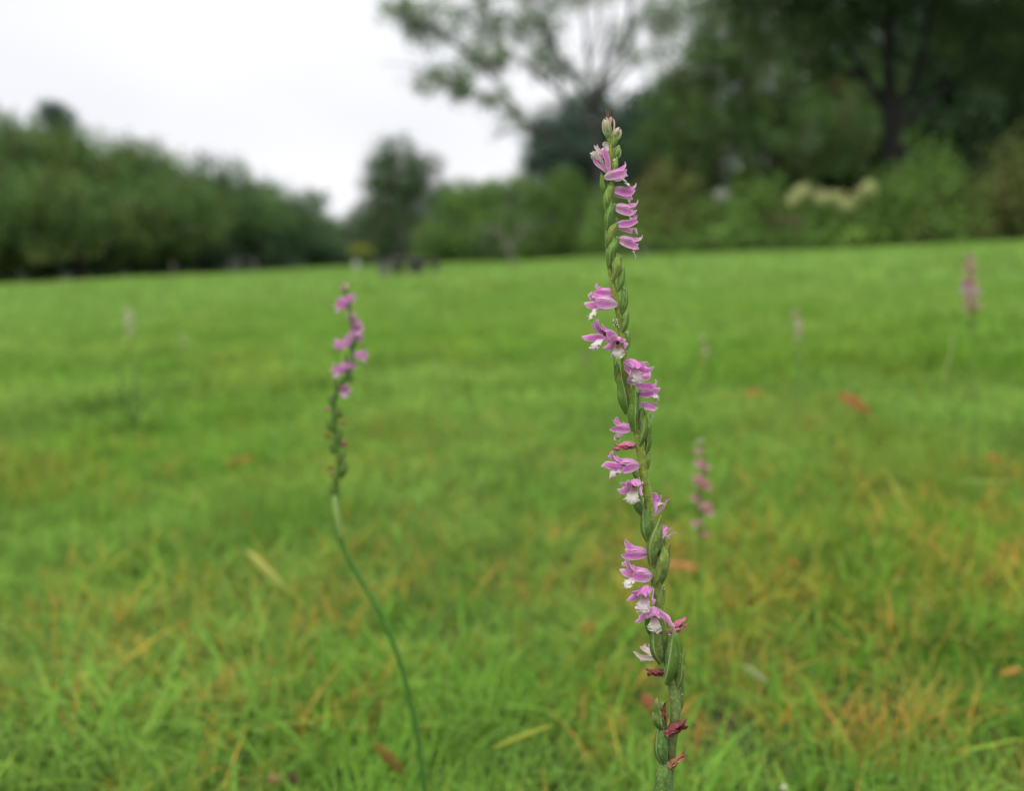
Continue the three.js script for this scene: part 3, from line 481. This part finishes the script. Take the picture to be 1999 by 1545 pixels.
// ------------------------------------------------------------------ trees and shrubs
function sprig(seed, n, spread, leaf) {                       // a spray of leaves
  const R = rng(seed), gs = [];
  for (let i = 0; i < n; i++) {
    const p = V(R() - 0.5, R() - 0.5, R() - 0.5).multiplyScalar(spread * 2), L = leaf * (0.7 + R() * 0.6), W = L * 0.27;
    const g = new THREE.BufferGeometry();
    g.setAttribute('position', new THREE.Float32BufferAttribute([0, 0, 0, W, L * 0.12, L * 0.5, 0, 0.02 * L, L, -W, L * 0.12, L * 0.5], 3)); g.setIndex([0, 1, 2, 0, 2, 3]); g.computeVertexNormals();
    g.applyQuaternion(new THREE.Quaternion().setFromEuler(new THREE.Euler((R() - 0.4) * 2.2, R() * 6.283, (R() - 0.5) * 1.6))); g.translate(p.x, p.y, p.z); gs.push(g);
  }
  return mergeGeometries(gs);
}
const SPRIG = { broad: sprig(1, 26, 0.27, 0.13), big: sprig(2, 18, 0.36, 0.24), small: sprig(3, 12, 0.15, 0.1), airy: sprig(4, 9, 0.17, 0.11) };
const GREEN = { fresh: [0.12, 0.215, 0.04], dark: [0.045, 0.088, 0.034], mid: [0.096, 0.178, 0.047], light: [0.14, 0.24, 0.045], blue: [0.055, 0.1, 0.062], olive: [0.12, 0.155, 0.036], grey: [0.09, 0.125, 0.07] };
let treeSeed = 1000;
// lobes of the crown: photo centre x, y, half width, half height, distance offset (m), density
function foliage(parent, D, lobes, { color = GREEN.mid, accent, accentShare = 0, sprig: kind = 'broad', density = 1, name = 'crown', hollow = 0.35, foot, clump = 0.35 } = {}) {
  const R = rng(treeSeed++), mats = [], cols = [], q = new THREE.Quaternion(), e = new THREE.Euler();
  for (const [x, y, rx, ry, dz = 0, den = 1] of lobes) {
    const d = D + dz, k = d / FPX, c = at(x, y, d), ax = rx * k, ay = ry * k, az = Math.min(ax, ay * 1.4), per = kind === 'airy' ? 30 : kind === 'big' ? 10 : kind === 'small' ? 26 : 17;
    const area = ax * ay + ax * az + ay * az, n = Math.round(area * 4.2 * per * 0.62 * density * den);
    for (let i = 0; i < n; i++) {
      const u = V(R() * 2 - 1, R() * 2 - 1, R() * 2 - 1); const l = u.length(); if (l > 1 || l < hollow) { i -= R() < 0.85 ? 1 : 0; continue; }
      if (l > 0.8) u.multiplyScalar(1 + 0.22 * R() * R());
      const w = 1 + 0.28 * n3(c.x + u.x * 1.7, c.y + u.y * 1.7, c.z + u.z * 1.7);
      const p = V(c.x + u.x * ax * w, c.y + u.y * ay * w, c.z + u.z * az * w);
      const hole = n3(p.x * 0.55, p.y * 0.8, p.z * 0.55); if (hole < -1 + clump * 1.2) continue;
      if (p.y < ground(p.x, p.z) + 0.03) p.y = ground(p.x, p.z) + 0.03 + R() * 0.3;
      e.set((R() - 0.5) * 1.2, R() * 6.283, (R() - 0.5) * 1.2); const s = 0.75 + R() * 0.6;
      mats.push(new THREE.Matrix4().compose(p.sub(foot), q.setFromEuler(e), V(s, s, s)));
      const t = 0.9 + 0.22 * R() + 0.26 * n3(p.x * 0.8, p.y * 0.8 + 5, p.z * 0.8);
      const b = accent && R() < accentShare * (0.4 + 1.2 * clamp(0.5 + n3(p.x * 0.7 + 3, p.y * 0.7, p.z * 0.7), 0, 1)) ? accent : color; cols.push(b.map((v) => v * t));
    }
  }
  return copies(name, SPRIG[kind], M.leaf, mats, cols, parent, 'stuff');
}
function limb(parent, name, pts, D, w0, w1, foot, mat = M.bark, rad = 8) {   // pts: photo x, y, distance offset
  const P = pts.map(([x, y, dz = 0]) => at(x, y, D + dz).sub(foot)), k = D / FPX * 0.5;
  return part(name, sweep(P, (u) => lerp(w0, w1, u) * k * (1 + 0.06 * Math.sin(u * 17)), { seg: Math.max(8, pts.length * 5), rad }), mat, parent);
}
function footAt(x, D, dy = 0) { const p = at(x, 510, D); return V(p.x, ground(p.x, p.z) + dy, p.z); }
function pxOf(p) { const r = p.clone().sub(camera.position), d = r.dot(FWD); return [999.5 + r.dot(RIGHT) / d * FPX, 772.5 - r.dot(UP) / d * FPX]; }
function tree(name, label, x, D, trunkW, topY, lobes, opts = {}) {
  const foot = footAt(x, D), [fx, fy] = pxOf(foot), o = thing(name, label, 'tree', foot, opts.group), R = rng(treeSeed + 5);
  const tx = opts.topX ?? x, mid = [(fx + tx) / 2 + (R() - 0.5) * trunkW, (fy + topY) / 2];
  const trunk = limb(o, 'trunk', [[fx, fy + 4], [fx + (R() - 0.5) * trunkW * 0.4, lerp(fy, topY, 0.25)], mid, [tx, topY]], D, trunkW * 1.25, trunkW * 0.4, foot);
  for (const [lx, ly, rx, ry, dz = 0] of lobes) if (opts.limbs !== false) limb(o, numberedIn(o, 'limb'), [[lerp(fx, tx, 0.55), lerp(fy, topY, 0.55)], [lerp(mid[0], lx, 0.5), lerp(mid[1], ly, 0.45), dz * 0.5], [lx, ly, dz]], D, trunkW * 0.5, trunkW * 0.12, foot, M.bark, 6);
  foliage(o, D, lobes, { ...opts, foot });
  return o;
}
function shrub(name, label, x, D, lobes, opts = {}) {
  const foot = footAt(x, D), [fx, fy] = pxOf(foot), o = thing(name, label, 'shrub', foot, opts.group);
  for (let i = 0; i < 3; i++) { const [lx, ly, , , dz = 0] = lobes[i % lobes.length]; limb(o, numberedIn(o, 'stem'), [[fx + (i - 1) * 3, fy + 2], [lerp(fx, lx, 0.5), lerp(fy, ly, 0.5), dz * 0.5], [lx + (i - 1) * 8, ly - 5, dz]], D, 5, 1.5, foot, M.bark, 5); }
  foliage(o, D, lobes, { ...opts, foot, name: 'leaves' });
  return o;
}
// left wood
tree('broad_tree', 'broad dark tree at the left edge of the meadow', 150, 26, 16, 400, [[-70, 335, 150, 95], [40, 320, 120, 80, 1.5], [-20, 430, 170, 95, -1], [100, 420, 120, 85, -0.5], [110, 340, 90, 75, 2], [-200, 380, 150, 130, 1]], { color: GREEN.mid, accent: GREEN.olive, accentShare: 0.3 });
tree('broad_tree', 'wide dark tree second from the left in the wood', 262, 29, 14, 410, [[190, 338, 110, 78], [275, 355, 90, 70, 1.5], [220, 425, 150, 85, -1], [320, 425, 110, 75], [160, 460, 90, 70, -1]], { color: GREEN.mid, accent: GREEN.olive, accentShare: 0.25 });
tree('broad_tree', 'dark tree with a thin feathery top left of the sky gap', 400, 33, 13, 420, [[360, 365, 80, 52], [430, 395, 90, 60, 1], [380, 445, 120, 70, -1], [480, 430, 90, 65], [435, 328, 48, 24, 0, 0.25]], { color: GREEN.mid, accent: GREEN.dark, accentShare: 0.3 });
tree('broad_tree', 'low spreading tree whose branch reaches into the sky gap', 540, 36, 12, 450, [[530, 405, 62, 42], [580, 420, 55, 32, 1], [618, 388, 30, 10, 0, 0.8], [560, 465, 85, 48, -1], [505, 375, 40, 25, 0, 0.5], [610, 460, 50, 50, 1]], { color: GREEN.mid, accent: GREEN.dark, accentShare: 0.3 });
tree('far_tree', 'small dark treetop rising above the left wood', 112, 52, 6, 235, [[100, 212, 24, 16], [118, 232, 28, 24], [110, 265, 48, 40]], { color: GREEN.blue, limbs: false, density: 1.1 });
[[-40, 500, 90, 50, 'dark shrub under the trees at the left edge'], [70, 505, 80, 44, 'dark shrub under the leftmost tree, second along'], [190, 500, 75, 42, 'dark shrub beneath the second tree of the left wood'], [290, 495, 75, 44, 'dark shrub between the trunks of the left wood'], [400, 492, 75, 42, 'dark shrub beneath the feathery topped tree'], [500, 488, 75, 40, 'dark shrub beneath the spreading tree'], [600, 482, 65, 38, 'dark shrub at the right end of the left wood']]
  .forEach(([x, y, rx, ry, label], i) => shrub('dark_shrub', label, x, 27 + i * 1.3, [[x, y, rx, ry], [x + 30, y + 8, rx * 0.7, ry * 0.8, -1]], { color: GREEN.dark, density: 0.9, group: 'shrubs under the left wood' }));
for (const [x, y0, w, D, label] of [[336, 516, 8, 24, 'pale brown stake leaning before the left wood'], [450, 511, 7, 27, 'pale brown stake, left one of the close pair before the wood'], [462, 509, 7, 27, 'pale brown stake, right one of the close pair before the wood'], [495, 511, 9, 28, 'short pale brown stake nearest the sky gap']]) {
  const foot = footAt(x, D), k = D / FPX, o = thing('wooden_stake', label, 'stake', foot, 'stakes before the left wood'), h = Math.max(0.25, at(x, y0, D).y - foot.y);
  part('post', sweep([V(0, -0.05, 0), V(0.02, h * 0.5, 0), V(0.03, h, 0)], (u) => w * k * 0.5 * (1 - 0.2 * u), { seg: 6, rad: 8 }), M.paleBark, o);
  part('tip', (() => { const g = new THREE.ConeGeometry(w * k * 0.4, 0.07, 8); g.translate(0.03, h + 0.035, 0); return g; })(), M.paleBark, o);
}
// middle
tree('far_tree', 'distant low tree at the bottom of the sky gap', 660, 62, 6, 455, [[655, 465, 50, 36], [700, 458, 40, 34]], { color: GREEN.grey, accent: GREEN.mid, accentShare: 0.4, limbs: false, density: 1.1 });
tree('far_tree', 'distant low tree behind the white stone', 615, 66, 6, 465, [[610, 475, 45, 35], [735, 470, 50, 36]], { color: GREEN.grey, limbs: false });
tree('tall_tree', 'tall dark tree standing alone behind the wooden seats', 795, 45, 12, 330, [[770, 300, 50, 34, 0, 0.7], [840, 318, 32, 20, 0, 0.6], [745, 345, 36, 40, 1, 0.8], [785, 355, 78, 46], [795, 405, 86, 52], [785, 455, 92, 54, -1], [728, 430, 40, 50, 1], [865, 400, 34, 40, 1], [890, 450, 40, 50, 1]], { color: [0.066, 0.125, 0.046], accent: [0.1, 0.075, 0.04], accentShare: 0.12 });
shrub('leafy_shrub', 'yellow green bush right of the tall lone tree', 890, 36, [[892, 430, 50, 55], [880, 480, 70, 45, -1], [842, 478, 48, 34, -1.5], [925, 395, 60, 38, 1], [895, 382, 36, 30, 0.5, 0.8], [955, 374, 26, 18, 0.5, 0.7]], { color: GREEN.mid, accent: GREEN.light, accentShare: 0.4, density: 1.0 });
shrub('leafy_shrub', 'rounded mid green bush behind the dead grey branch', 985, 34, [[975, 400, 60, 42, 1], [980, 460, 70, 55, -1], [1012, 378, 40, 38, 0.5, 0.9]], { color: GREEN.mid, accent: GREEN.light, accentShare: 0.5, density: 1.1 });
shrub('leafy_shrub', 'bright green bush between dead branch and bare branched tree', 1080, 31, [[1085, 415, 70, 55], [1060, 475, 70, 45, -1], [1130, 460, 60, 55, -0.5], [1105, 372, 42, 36, 0.5], [1050, 392, 30, 26, 0]], { color: GREEN.light, accent: GREEN.mid, accentShare: 0.4, density: 1.1 });
tree('dark_tree', 'dense dark tree behind the sharp orchid tip', 1120, 36, 12, 300, [[1080, 265, 55, 55], [1140, 240, 65, 58], [1050, 315, 35, 45], [1120, 320, 90, 60, -1], [1170, 300, 60, 90, 1], [1100, 390, 90, 50]], { color: GREEN.blue, density: 1.05 });
[[665, 508, 60, 22, 44, 'low dark scrub closing the lawn at the bottom of the sky gap'], [770, 508, 60, 24, 43, 'low dark scrub at the foot of the tall lone tree'], [870, 506, 60, 26, 38, 'low scrub at the foot of the yellow green bush'], [960, 504, 60, 26, 37, 'low scrub left of the dead grey branch'], [1050, 500, 60, 28, 34, 'low scrub right of the dead grey branch'], [1140, 494, 60, 30, 33, 'low scrub at the foot of the bare branched tree']]
  .forEach(([x, y, rx, ry, D, label], i) => shrub('low_scrub', label, x, D, [[x, y, rx, ry], [x + 25, y - 12, rx * 0.5, ry * 0.7, 0.5]], { color: i < 2 ? GREEN.dark : GREEN.mid, density: 1.6, hollow: 0, clump: 0, group: 'low scrub along the far lawn edge' }));
{ // the tree with nearly bare fanning branches
  const D = 28, foot = footAt(1172, D), [fx, fy] = pxOf(foot), o = thing('bare_branched_tree', 'tall thin leaved tree with bare branches fanning against the sky', 'tree', foot);
  limb(o, 'trunk', [[fx, fy + 4], [1172, 420], [1168, 300], [1165, 195]], D, 26, 15, foot, M.greyBark);
  const L = [
    [[1166, 230], [1150, 130, 1], [1140, 40, 1.5], [1128, -70, 2]], [[1165, 200], [1180, 120, -1], [1196, 30, -2], [1205, -70, -2]], [[1166, 190], [1215, 110, 0.5], [1250, 30, 1], [1290, -60, 1]], [[1164, 210], [1200, 160, 2], [1262, 100, 3], [1320, 20, 4]],
    [[1168, 320], [1080, 270, -1], [1020, 240, -1.5], [975, 205, -2], [900, 165, -2.5], [810, 130, -3]], [[1165, 260], [1100, 190, 0], [1040, 140, 0.5], [970, 80, 1], [900, 30, 1.5]], [[1164, 220], [1100, 120, -1.5], [1050, 40, -2], [1010, -60, -2.5]], [[1080, 270, -1], [1000, 255, -2], [950, 275, -2.5]],
    [[1020, 240, -1.5], [960, 150, -2], [880, 80, -2.5], [790, 30, -3]], [[1100, 190, 0], [1075, 90, 0], [1060, -40, 0]], [[1150, 130, 1], [1170, 60, 2], [1175, -60, 2.5]], [[1180, 120, -1], [1225, 50, -1], [1240, -60, -1.5]], [[970, 80, 1], [900, 90, 1.5], [840, 60, 2], [770, 20, 2.5]],
  ];
  L.forEach((p, i) => limb(o, numberedIn(o, 'limb'), p, D, i < 7 ? 10 : 6, 2, foot, M.greyBark, 6));
  // twigs
  const R = rng(91);
  const twigs = [];
  for (let i = 0; i < 150; i++) { const p = L[Math.floor(R() * L.length)], k = Math.floor(R() * (p.length - 1)), t = R(), a = p[k], b = p[k + 1], x = lerp(a[0], b[0], t), y = lerp(a[1], b[1], t), z = lerp(a[2] || 0, b[2] || 0, t), dx = (b[0] - a[0]) * 0.5 + (R() - 0.5) * 70, dy = (b[1] - a[1]) * 0.5 + (R() - 0.6) * 50; const P = [at(x, y, D + z), at(x + dx * 0.5, y + dy * 0.5 - 4, D + z + (R() - 0.5)), at(x + dx, y + dy, D + z + (R() - 0.5) * 2)].map((v) => v.sub(foot)); twigs.push(sweep(P, (u) => 0.022 * (1 - 0.7 * u), { seg: 5, rad: 4 })); }
  part('twigs', mergeGeometries(twigs), M.greyBark, o, 'stuff');
  foliage(o, D, [[800, 20, 70, 32, -2.5, 0.9], [840, 75, 55, 28, -2, 1.0], [930, 40, 70, 38, 0, 0.8], [960, 110, 62, 34, -1, 1.0], [860, 150, 75, 30, -2.5, 1.0], [935, 185, 62, 24, -2, 1.0], [1040, 50, 70, 46, 0, 0.75], [1070, 120, 50, 36, 0, 0.7], [1140, 20, 60, 34, 1, 0.5], [1010, 225, 40, 20, -2, 0.6], [970, 285, 42, 10, -2.5, 0.35], [1240, 90, 50, 50, 2, 0.5], [1290, 30, 50, 40, 2, 0.8], [1040, -30, 200, 34, 0, 0.7], [1130, 150, 70, 40, 1, 0.4]], { color: [0.165, 0.24, 0.115], sprig: 'airy', density: 1.9, hollow: 0, clump: 0.62, foot });
}
{ // dead grey branch before the bushes
  const D = 20, foot = footAt(996, D, 0), [fx, fy] = pxOf(foot), o = thing('dead_branch', 'dead pale grey forked branch standing before the bushes', 'dead branch', foot);
  limb(o, 'trunk', [[fx, fy + 3], [998, 510], [994, 478]], D, 13, 9, foot, M.paleBark);
  limb(o, 'limb', [[994, 480], [975, 462], [948, 440]], D, 8, 3, foot, M.paleBark, 6);
  limb(o, 'limb_001', [[995, 480], [1020, 455], [1050, 440], [1082, 425]], D, 8, 3, foot, M.paleBark, 6);
  limb(o, 'limb_002', [[993, 486], [970, 490], [950, 505]], D, 5, 2, foot, M.paleBark, 6);
  limb(o, 'limb_003', [[1010, 465], [1012, 445], [1006, 425]], D, 4, 2, foot, M.paleBark, 6);
}
// right wood
const RB = [0.1, 0.05, 0.03];
tree('far_tree', 'dark tree filling the gap behind the bare branched tree', 1240, 42, 14, 300, [[1230, 330, 90, 90], [1300, 260, 80, 90], [1240, 250, 50, 60], [1300, 380, 110, 80]], { color: GREEN.blue, density: 1.2, sprig: 'big' });
tree('leafy_tree', 'leafy green tree with light gaps at the edge of the sky', 1330, 33, 14, 250, [[1310, 190, 50, 60], [1370, 130, 75, 70], [1330, 270, 90, 80, -1], [1400, 60, 80, 60], [1420, 200, 90, 90, 1], [1290, 110, 22, 24, 0, 0.5], [1360, -10, 70, 40, 0, 0.7]], { color: GREEN.mid, accent: GREEN.olive, accentShare: 0.2, density: 0.75 });
tree('leafy_tree', 'green tree with some russet leaves behind the pale flower heads', 1520, 34, 16, 220, [[1500, 160, 120, 100], [1560, 270, 130, 90, -1], [1450, 290, 100, 80], [1530, 40, 140, 80], [1650, 220, 110, 110, 1]], { color: GREEN.mid, accent: RB, accentShare: 0.12, density: 1.1 });
tree('dark_tree', 'very dark tree behind the thick trunk at the right', 1850, 36, 16, 200, [[1720, 120, 140, 130], [1880, 120, 150, 130], [1800, 270, 150, 110], [1950, 260, 140, 120], [2080, 200, 150, 160], [1720, 340, 130, 90], [1900, 370, 160, 90]], { color: GREEN.dark, density: 1.2, sprig: 'big' });
[[1400, 400, 'dark far tree low behind the right wood, left one'], [1560, 390, 'dark far tree low behind the right wood, middle one'], [1720, 380, 'dark far tree low behind the right wood, right one']].forEach(([x, y, label]) => tree('far_tree', label, x, 39, 10, y - 60, [[x, y, 110, 75], [x - 60, y + 50, 100, 60, 1], [x + 60, y + 50, 100, 60, 0.5]], { color: GREEN.dark, density: 1.1, sprig: 'big' }));
{ // the thick trunk that forks
  const D = 23, foot = footAt(1752, D), [fx, fy] = pxOf(foot), o = thing('forked_tree', 'big dark tree with a forking trunk at the right, its crown above the picture', 'tree', foot);
  limb(o, 'trunk', [[fx, fy + 4], [1752, 420], [1750, 320], [1745, 250], [1742, 200]], D, 34, 44, foot, M.bark, 12);
  [[[1742, 215], [1732, 120], [1738, 20], [1735, -90]], [[1735, 225], [1690, 150, 0.5], [1650, 90, 1], [1600, 20, 2], [1570, -60, 2.5]], [[1750, 220], [1790, 140, -0.5], [1810, 50, -1], [1830, -60, -1.5]], [[1748, 240], [1830, 190, 1], [1900, 130, 1.5], [1980, 90, 2]], [[1690, 150, 0.5], [1620, 130, 0], [1550, 120, -0.5]]]
    .forEach((p, i) => limb(o, numberedIn(o, 'limb'), p, D, i === 0 ? 30 : 17, 7, foot, M.bark, 8));
  foliage(o, D, [[1560, 30, 140, 60, 1, 0.8], [1720, -30, 180, 70, 0], [1900, -10, 150, 90, 0], [2050, 60, 120, 110, 1], [1480, -40, 120, 60, 0, 0.9], [1800, -120, 330, 90, -2], [1930, 110, 70, 50, 1, 0.6], [1600, 110, 60, 40, 0, 0.5]], { color: GREEN.dark, accent: GREEN.olive, accentShare: 0.15, density: 0.9, foot });
}
const US = 'undergrowth shrubs along the right wood';
[[1215, 25, 430, 70, 66, GREEN.fresh, 'mid green shrub just right of the bare branched tree'], [1310, 24, 402, 66, 74, GREEN.olive, 'olive shrub behind the sharp orchid on its right'], [1400, 23.5, 440, 80, 56, GREEN.fresh, 'mid green shrub with a small white flower head on top'], [1480, 23, 408, 62, 74, GREEN.fresh, 'mid green shrub left of the pale flower heads'], [1790, 21.5, 378, 70, 92, GREEN.fresh, 'tall green shrub at the foot of the forked tree'], [1890, 21, 412, 95, 66, GREEN.fresh, 'tall green shrub right of the forked tree'], [1990, 21, 368, 80, 100, GREEN.olive, 'green shrub at the right edge of the wood']]
  .forEach(([x, D, y, rx, ry, c, label]) => shrub('undergrowth_shrub', label, x, D, [[x, y, rx, ry], [x - 30, y + 35, rx * 0.8, ry * 0.6, -1], [x + 35, y + 40, rx * 0.7, ry * 0.55, -0.7]], { color: c, accent: RB, accentShare: 0.06, density: 0.95, group: US }));
[[1560, 22.5, 445, 85, 48, 'low shrub beneath the left pale flower heads'], [1680, 22, 440, 90, 50, 'low bright shrub beneath the right pale flower heads']].forEach(([x, D, y, rx, ry, label], i) => shrub('undergrowth_shrub', label, x, D, [[x, y, rx, ry], [x + 20, y + 25, rx * 0.8, ry * 0.5, -0.8]], { color: i ? [0.15, 0.26, 0.045] : GREEN.fresh, density: 1, group: US }));
[[1250, 470], [1390, 468], [1530, 466], [1660, 460], [1780, 455], [1900, 448], [2000, 445]].forEach(([x, y], i) => shrub('weedy_plant', ['low weeds at the wood edge right of the sharp stem', 'low weeds at the wood edge, second along', 'low weeds at the wood edge under the pale flowers', 'bright low weeds at the wood edge under the pale flowers', 'bright low weeds before the forked trunk', 'low weeds before the right shrub', 'low weeds at the right edge of the meadow'][i], x, 20.5, [[x, y, 80, 24]], { color: i === 3 || i === 4 ? [0.15, 0.26, 0.045] : GREEN.fresh, sprig: 'small', density: 0.8, group: 'weeds along the wood edge' }));
{ // the flowering plants with pale heads
  const headGeo = sprig(21, 40, 0.13, 0.07), R = rng(33);
  const plants = [[1600, 22, [[1548, 384, 20], [1568, 374, 24], [1596, 390, 18], [1613, 380, 20], [1634, 386, 14]], 'tall plant with pale cream flower heads, left one of the pair'], [1675, 21.6, [[1654, 396, 18], [1672, 382, 18], [1692, 370, 24]], 'tall plant with pale cream flower heads, right one of the pair'], [1410, 22.6, [[1405, 382, 12], [1416, 378, 11]], 'small white flower head standing among the green shrubs'], [1530, 21, [[1520, 425, 15], [1542, 430, 14], [1560, 440, 12]], 'faded tan flower heads low before the shrubs']];
  for (const [x, D, heads, label] of plants) {
    const foot = footAt(x, D), [fx, fy] = pxOf(foot), o = thing('flowering_plant', label, 'plant', foot, 'pale flowering plants at the wood edge'), mats = [], cols = [];
    for (const [hx, hy, r] of heads) {
      limb(o, numberedIn(o, 'stem'), [[fx + (hx - fx) * 0.3, fy + 2], [lerp(fx, hx, 0.8), lerp(fy, hy, 0.5)], [hx, hy, -0.7]], D, 3, 2, foot, M.bark, 5);
      const m2 = [], c2 = []; const k = D / FPX;
      for (let i = 0; i < r * 0.45; i++) { const u = V(R() * 2 - 1, R() * 2 - 1, R() * 2 - 1); if (u.length() > 1) continue; const p = at(hx + u.x * r * 0.62, hy + u.y * r * 0.42, D - 0.7 + u.z * r * k).sub(foot), t = 0.75 + R() * 0.4; m2.push(new THREE.Matrix4().compose(p, new THREE.Quaternion().setFromEuler(new THREE.Euler(R() * 6, R() * 6, R() * 6)), V(1, 1, 1))); c2.push((label.startsWith('faded') ? [0.13, 0.12, 0.05] : label.startsWith('small') ? [0.3, 0.33, 0.25] : [0.5, 0.52, 0.23]).map((v) => v * t)); }
      copies(numberedIn(o, 'flower_head'), headGeo, M.flowerHead, m2, c2, o, 'stuff');
    }
    foliage(o, D, [[x, lerp(fy, heads[0][1], 0.45), 45, 26]], { color: GREEN.mid, sprig: 'small', density: 0.6, name: 'leaves', foot });
  }
}

// ------------------------------------------------------------------ wooden seats and the pale stone on the far lawn
function board(w, h, d, x, y, z, r = 0.006) { const s = new THREE.Shape(); s.moveTo(-w / 2 + r, -h / 2); s.lineTo(w / 2 - r, -h / 2); s.lineTo(w / 2, -h / 2 + r); s.lineTo(w / 2, h / 2 - r); s.lineTo(w / 2 - r, h / 2); s.lineTo(-w / 2 + r, h / 2); s.lineTo(-w / 2, h / 2 - r); s.lineTo(-w / 2, -h / 2 + r); const g = new THREE.ExtrudeGeometry(s, { depth: d, bevelEnabled: false }); g.translate(x, y, z - d / 2); return g; }
{
  const D = 12, k = D / FPX;
  const seat = (name, label, cat, x, wPx, hPx, depth, top, mat, turn, dd = 0) => {
    const foot = footAt(x, D + dd), w = wPx * (D + dd) / FPX, h = hPx * (D + dd) / FPX, o = thing(name, label, cat, foot); o.rotation.y = turn;
    for (let i = 0; i < 3; i++) part(numberedIn(o, 'plank'), board(w, 0.035, depth / 3 - 0.008, 0, h - 0.018, (i - 1) * depth / 3), top, o);
    for (const sx of [-1, 1]) for (const sz of [-1, 1]) part(numberedIn(o, 'leg'), board(0.07, h - 0.036, 0.07, sx * (w / 2 - 0.06), (h - 0.036) / 2, sz * (depth / 2 - 0.05)), mat, o);
    for (const sz of [-1, 1]) part(numberedIn(o, 'rail'), board(w - 0.19, 0.05, 0.03, 0, h - 0.066, sz * (depth / 2 - 0.05)), mat, o);
    return o;
  };
  seat('wooden_stool', 'pale weathered wooden stool, left one of the group on the far lawn', 'stool', 750, 30, 40, 0.28, M.greyWood, M.greyWood, 0.2);
  seat('wooden_table', 'low wooden table with a pale grey top between stool and dark bench', 'table', 792, 46, 46, 0.4, M.greyWood, M.darkWood, -0.1, 0.3);
  seat('wooden_bench', 'dark wooden bench, right one of the group on the far lawn', 'bench', 836, 44, 42, 0.36, M.darkWood, M.darkWood, 0.15, -0.2);
}
{
  const D = 24, foot = footAt(696, D), g = new THREE.IcosahedronGeometry(0.115, 4), p = g.attributes.position;
  for (let i = 0; i < p.count; i++) { const v = V().fromBufferAttribute(p, i), k = 1 + 0.18 * n3(v.x * 6, v.y * 6, v.z * 6); p.setXYZ(i, v.x * k, Math.max(-0.14, v.y * k * 1.1), v.z * k * 0.8); }
  g.computeVertexNormals();
  const o = thing('boulder', 'rounded whitish boulder on the far lawn left of the wooden seats', 'boulder', foot.clone().add(V(0, 0.15, 0)));
  g.scale(0.85, 1.35, 0.85); part('stone', g, M.stone, o);
  shrub('small_shrub', 'small yellow green shrub right behind the whitish boulder', 700, 25.5, [[698, 492, 26, 14]], { color: [0.16, 0.19, 0.03], sprig: 'small', density: 1 });
}

scene.traverse((o) => { delete o.userData.counts; });
renderer.render(scene, camera);
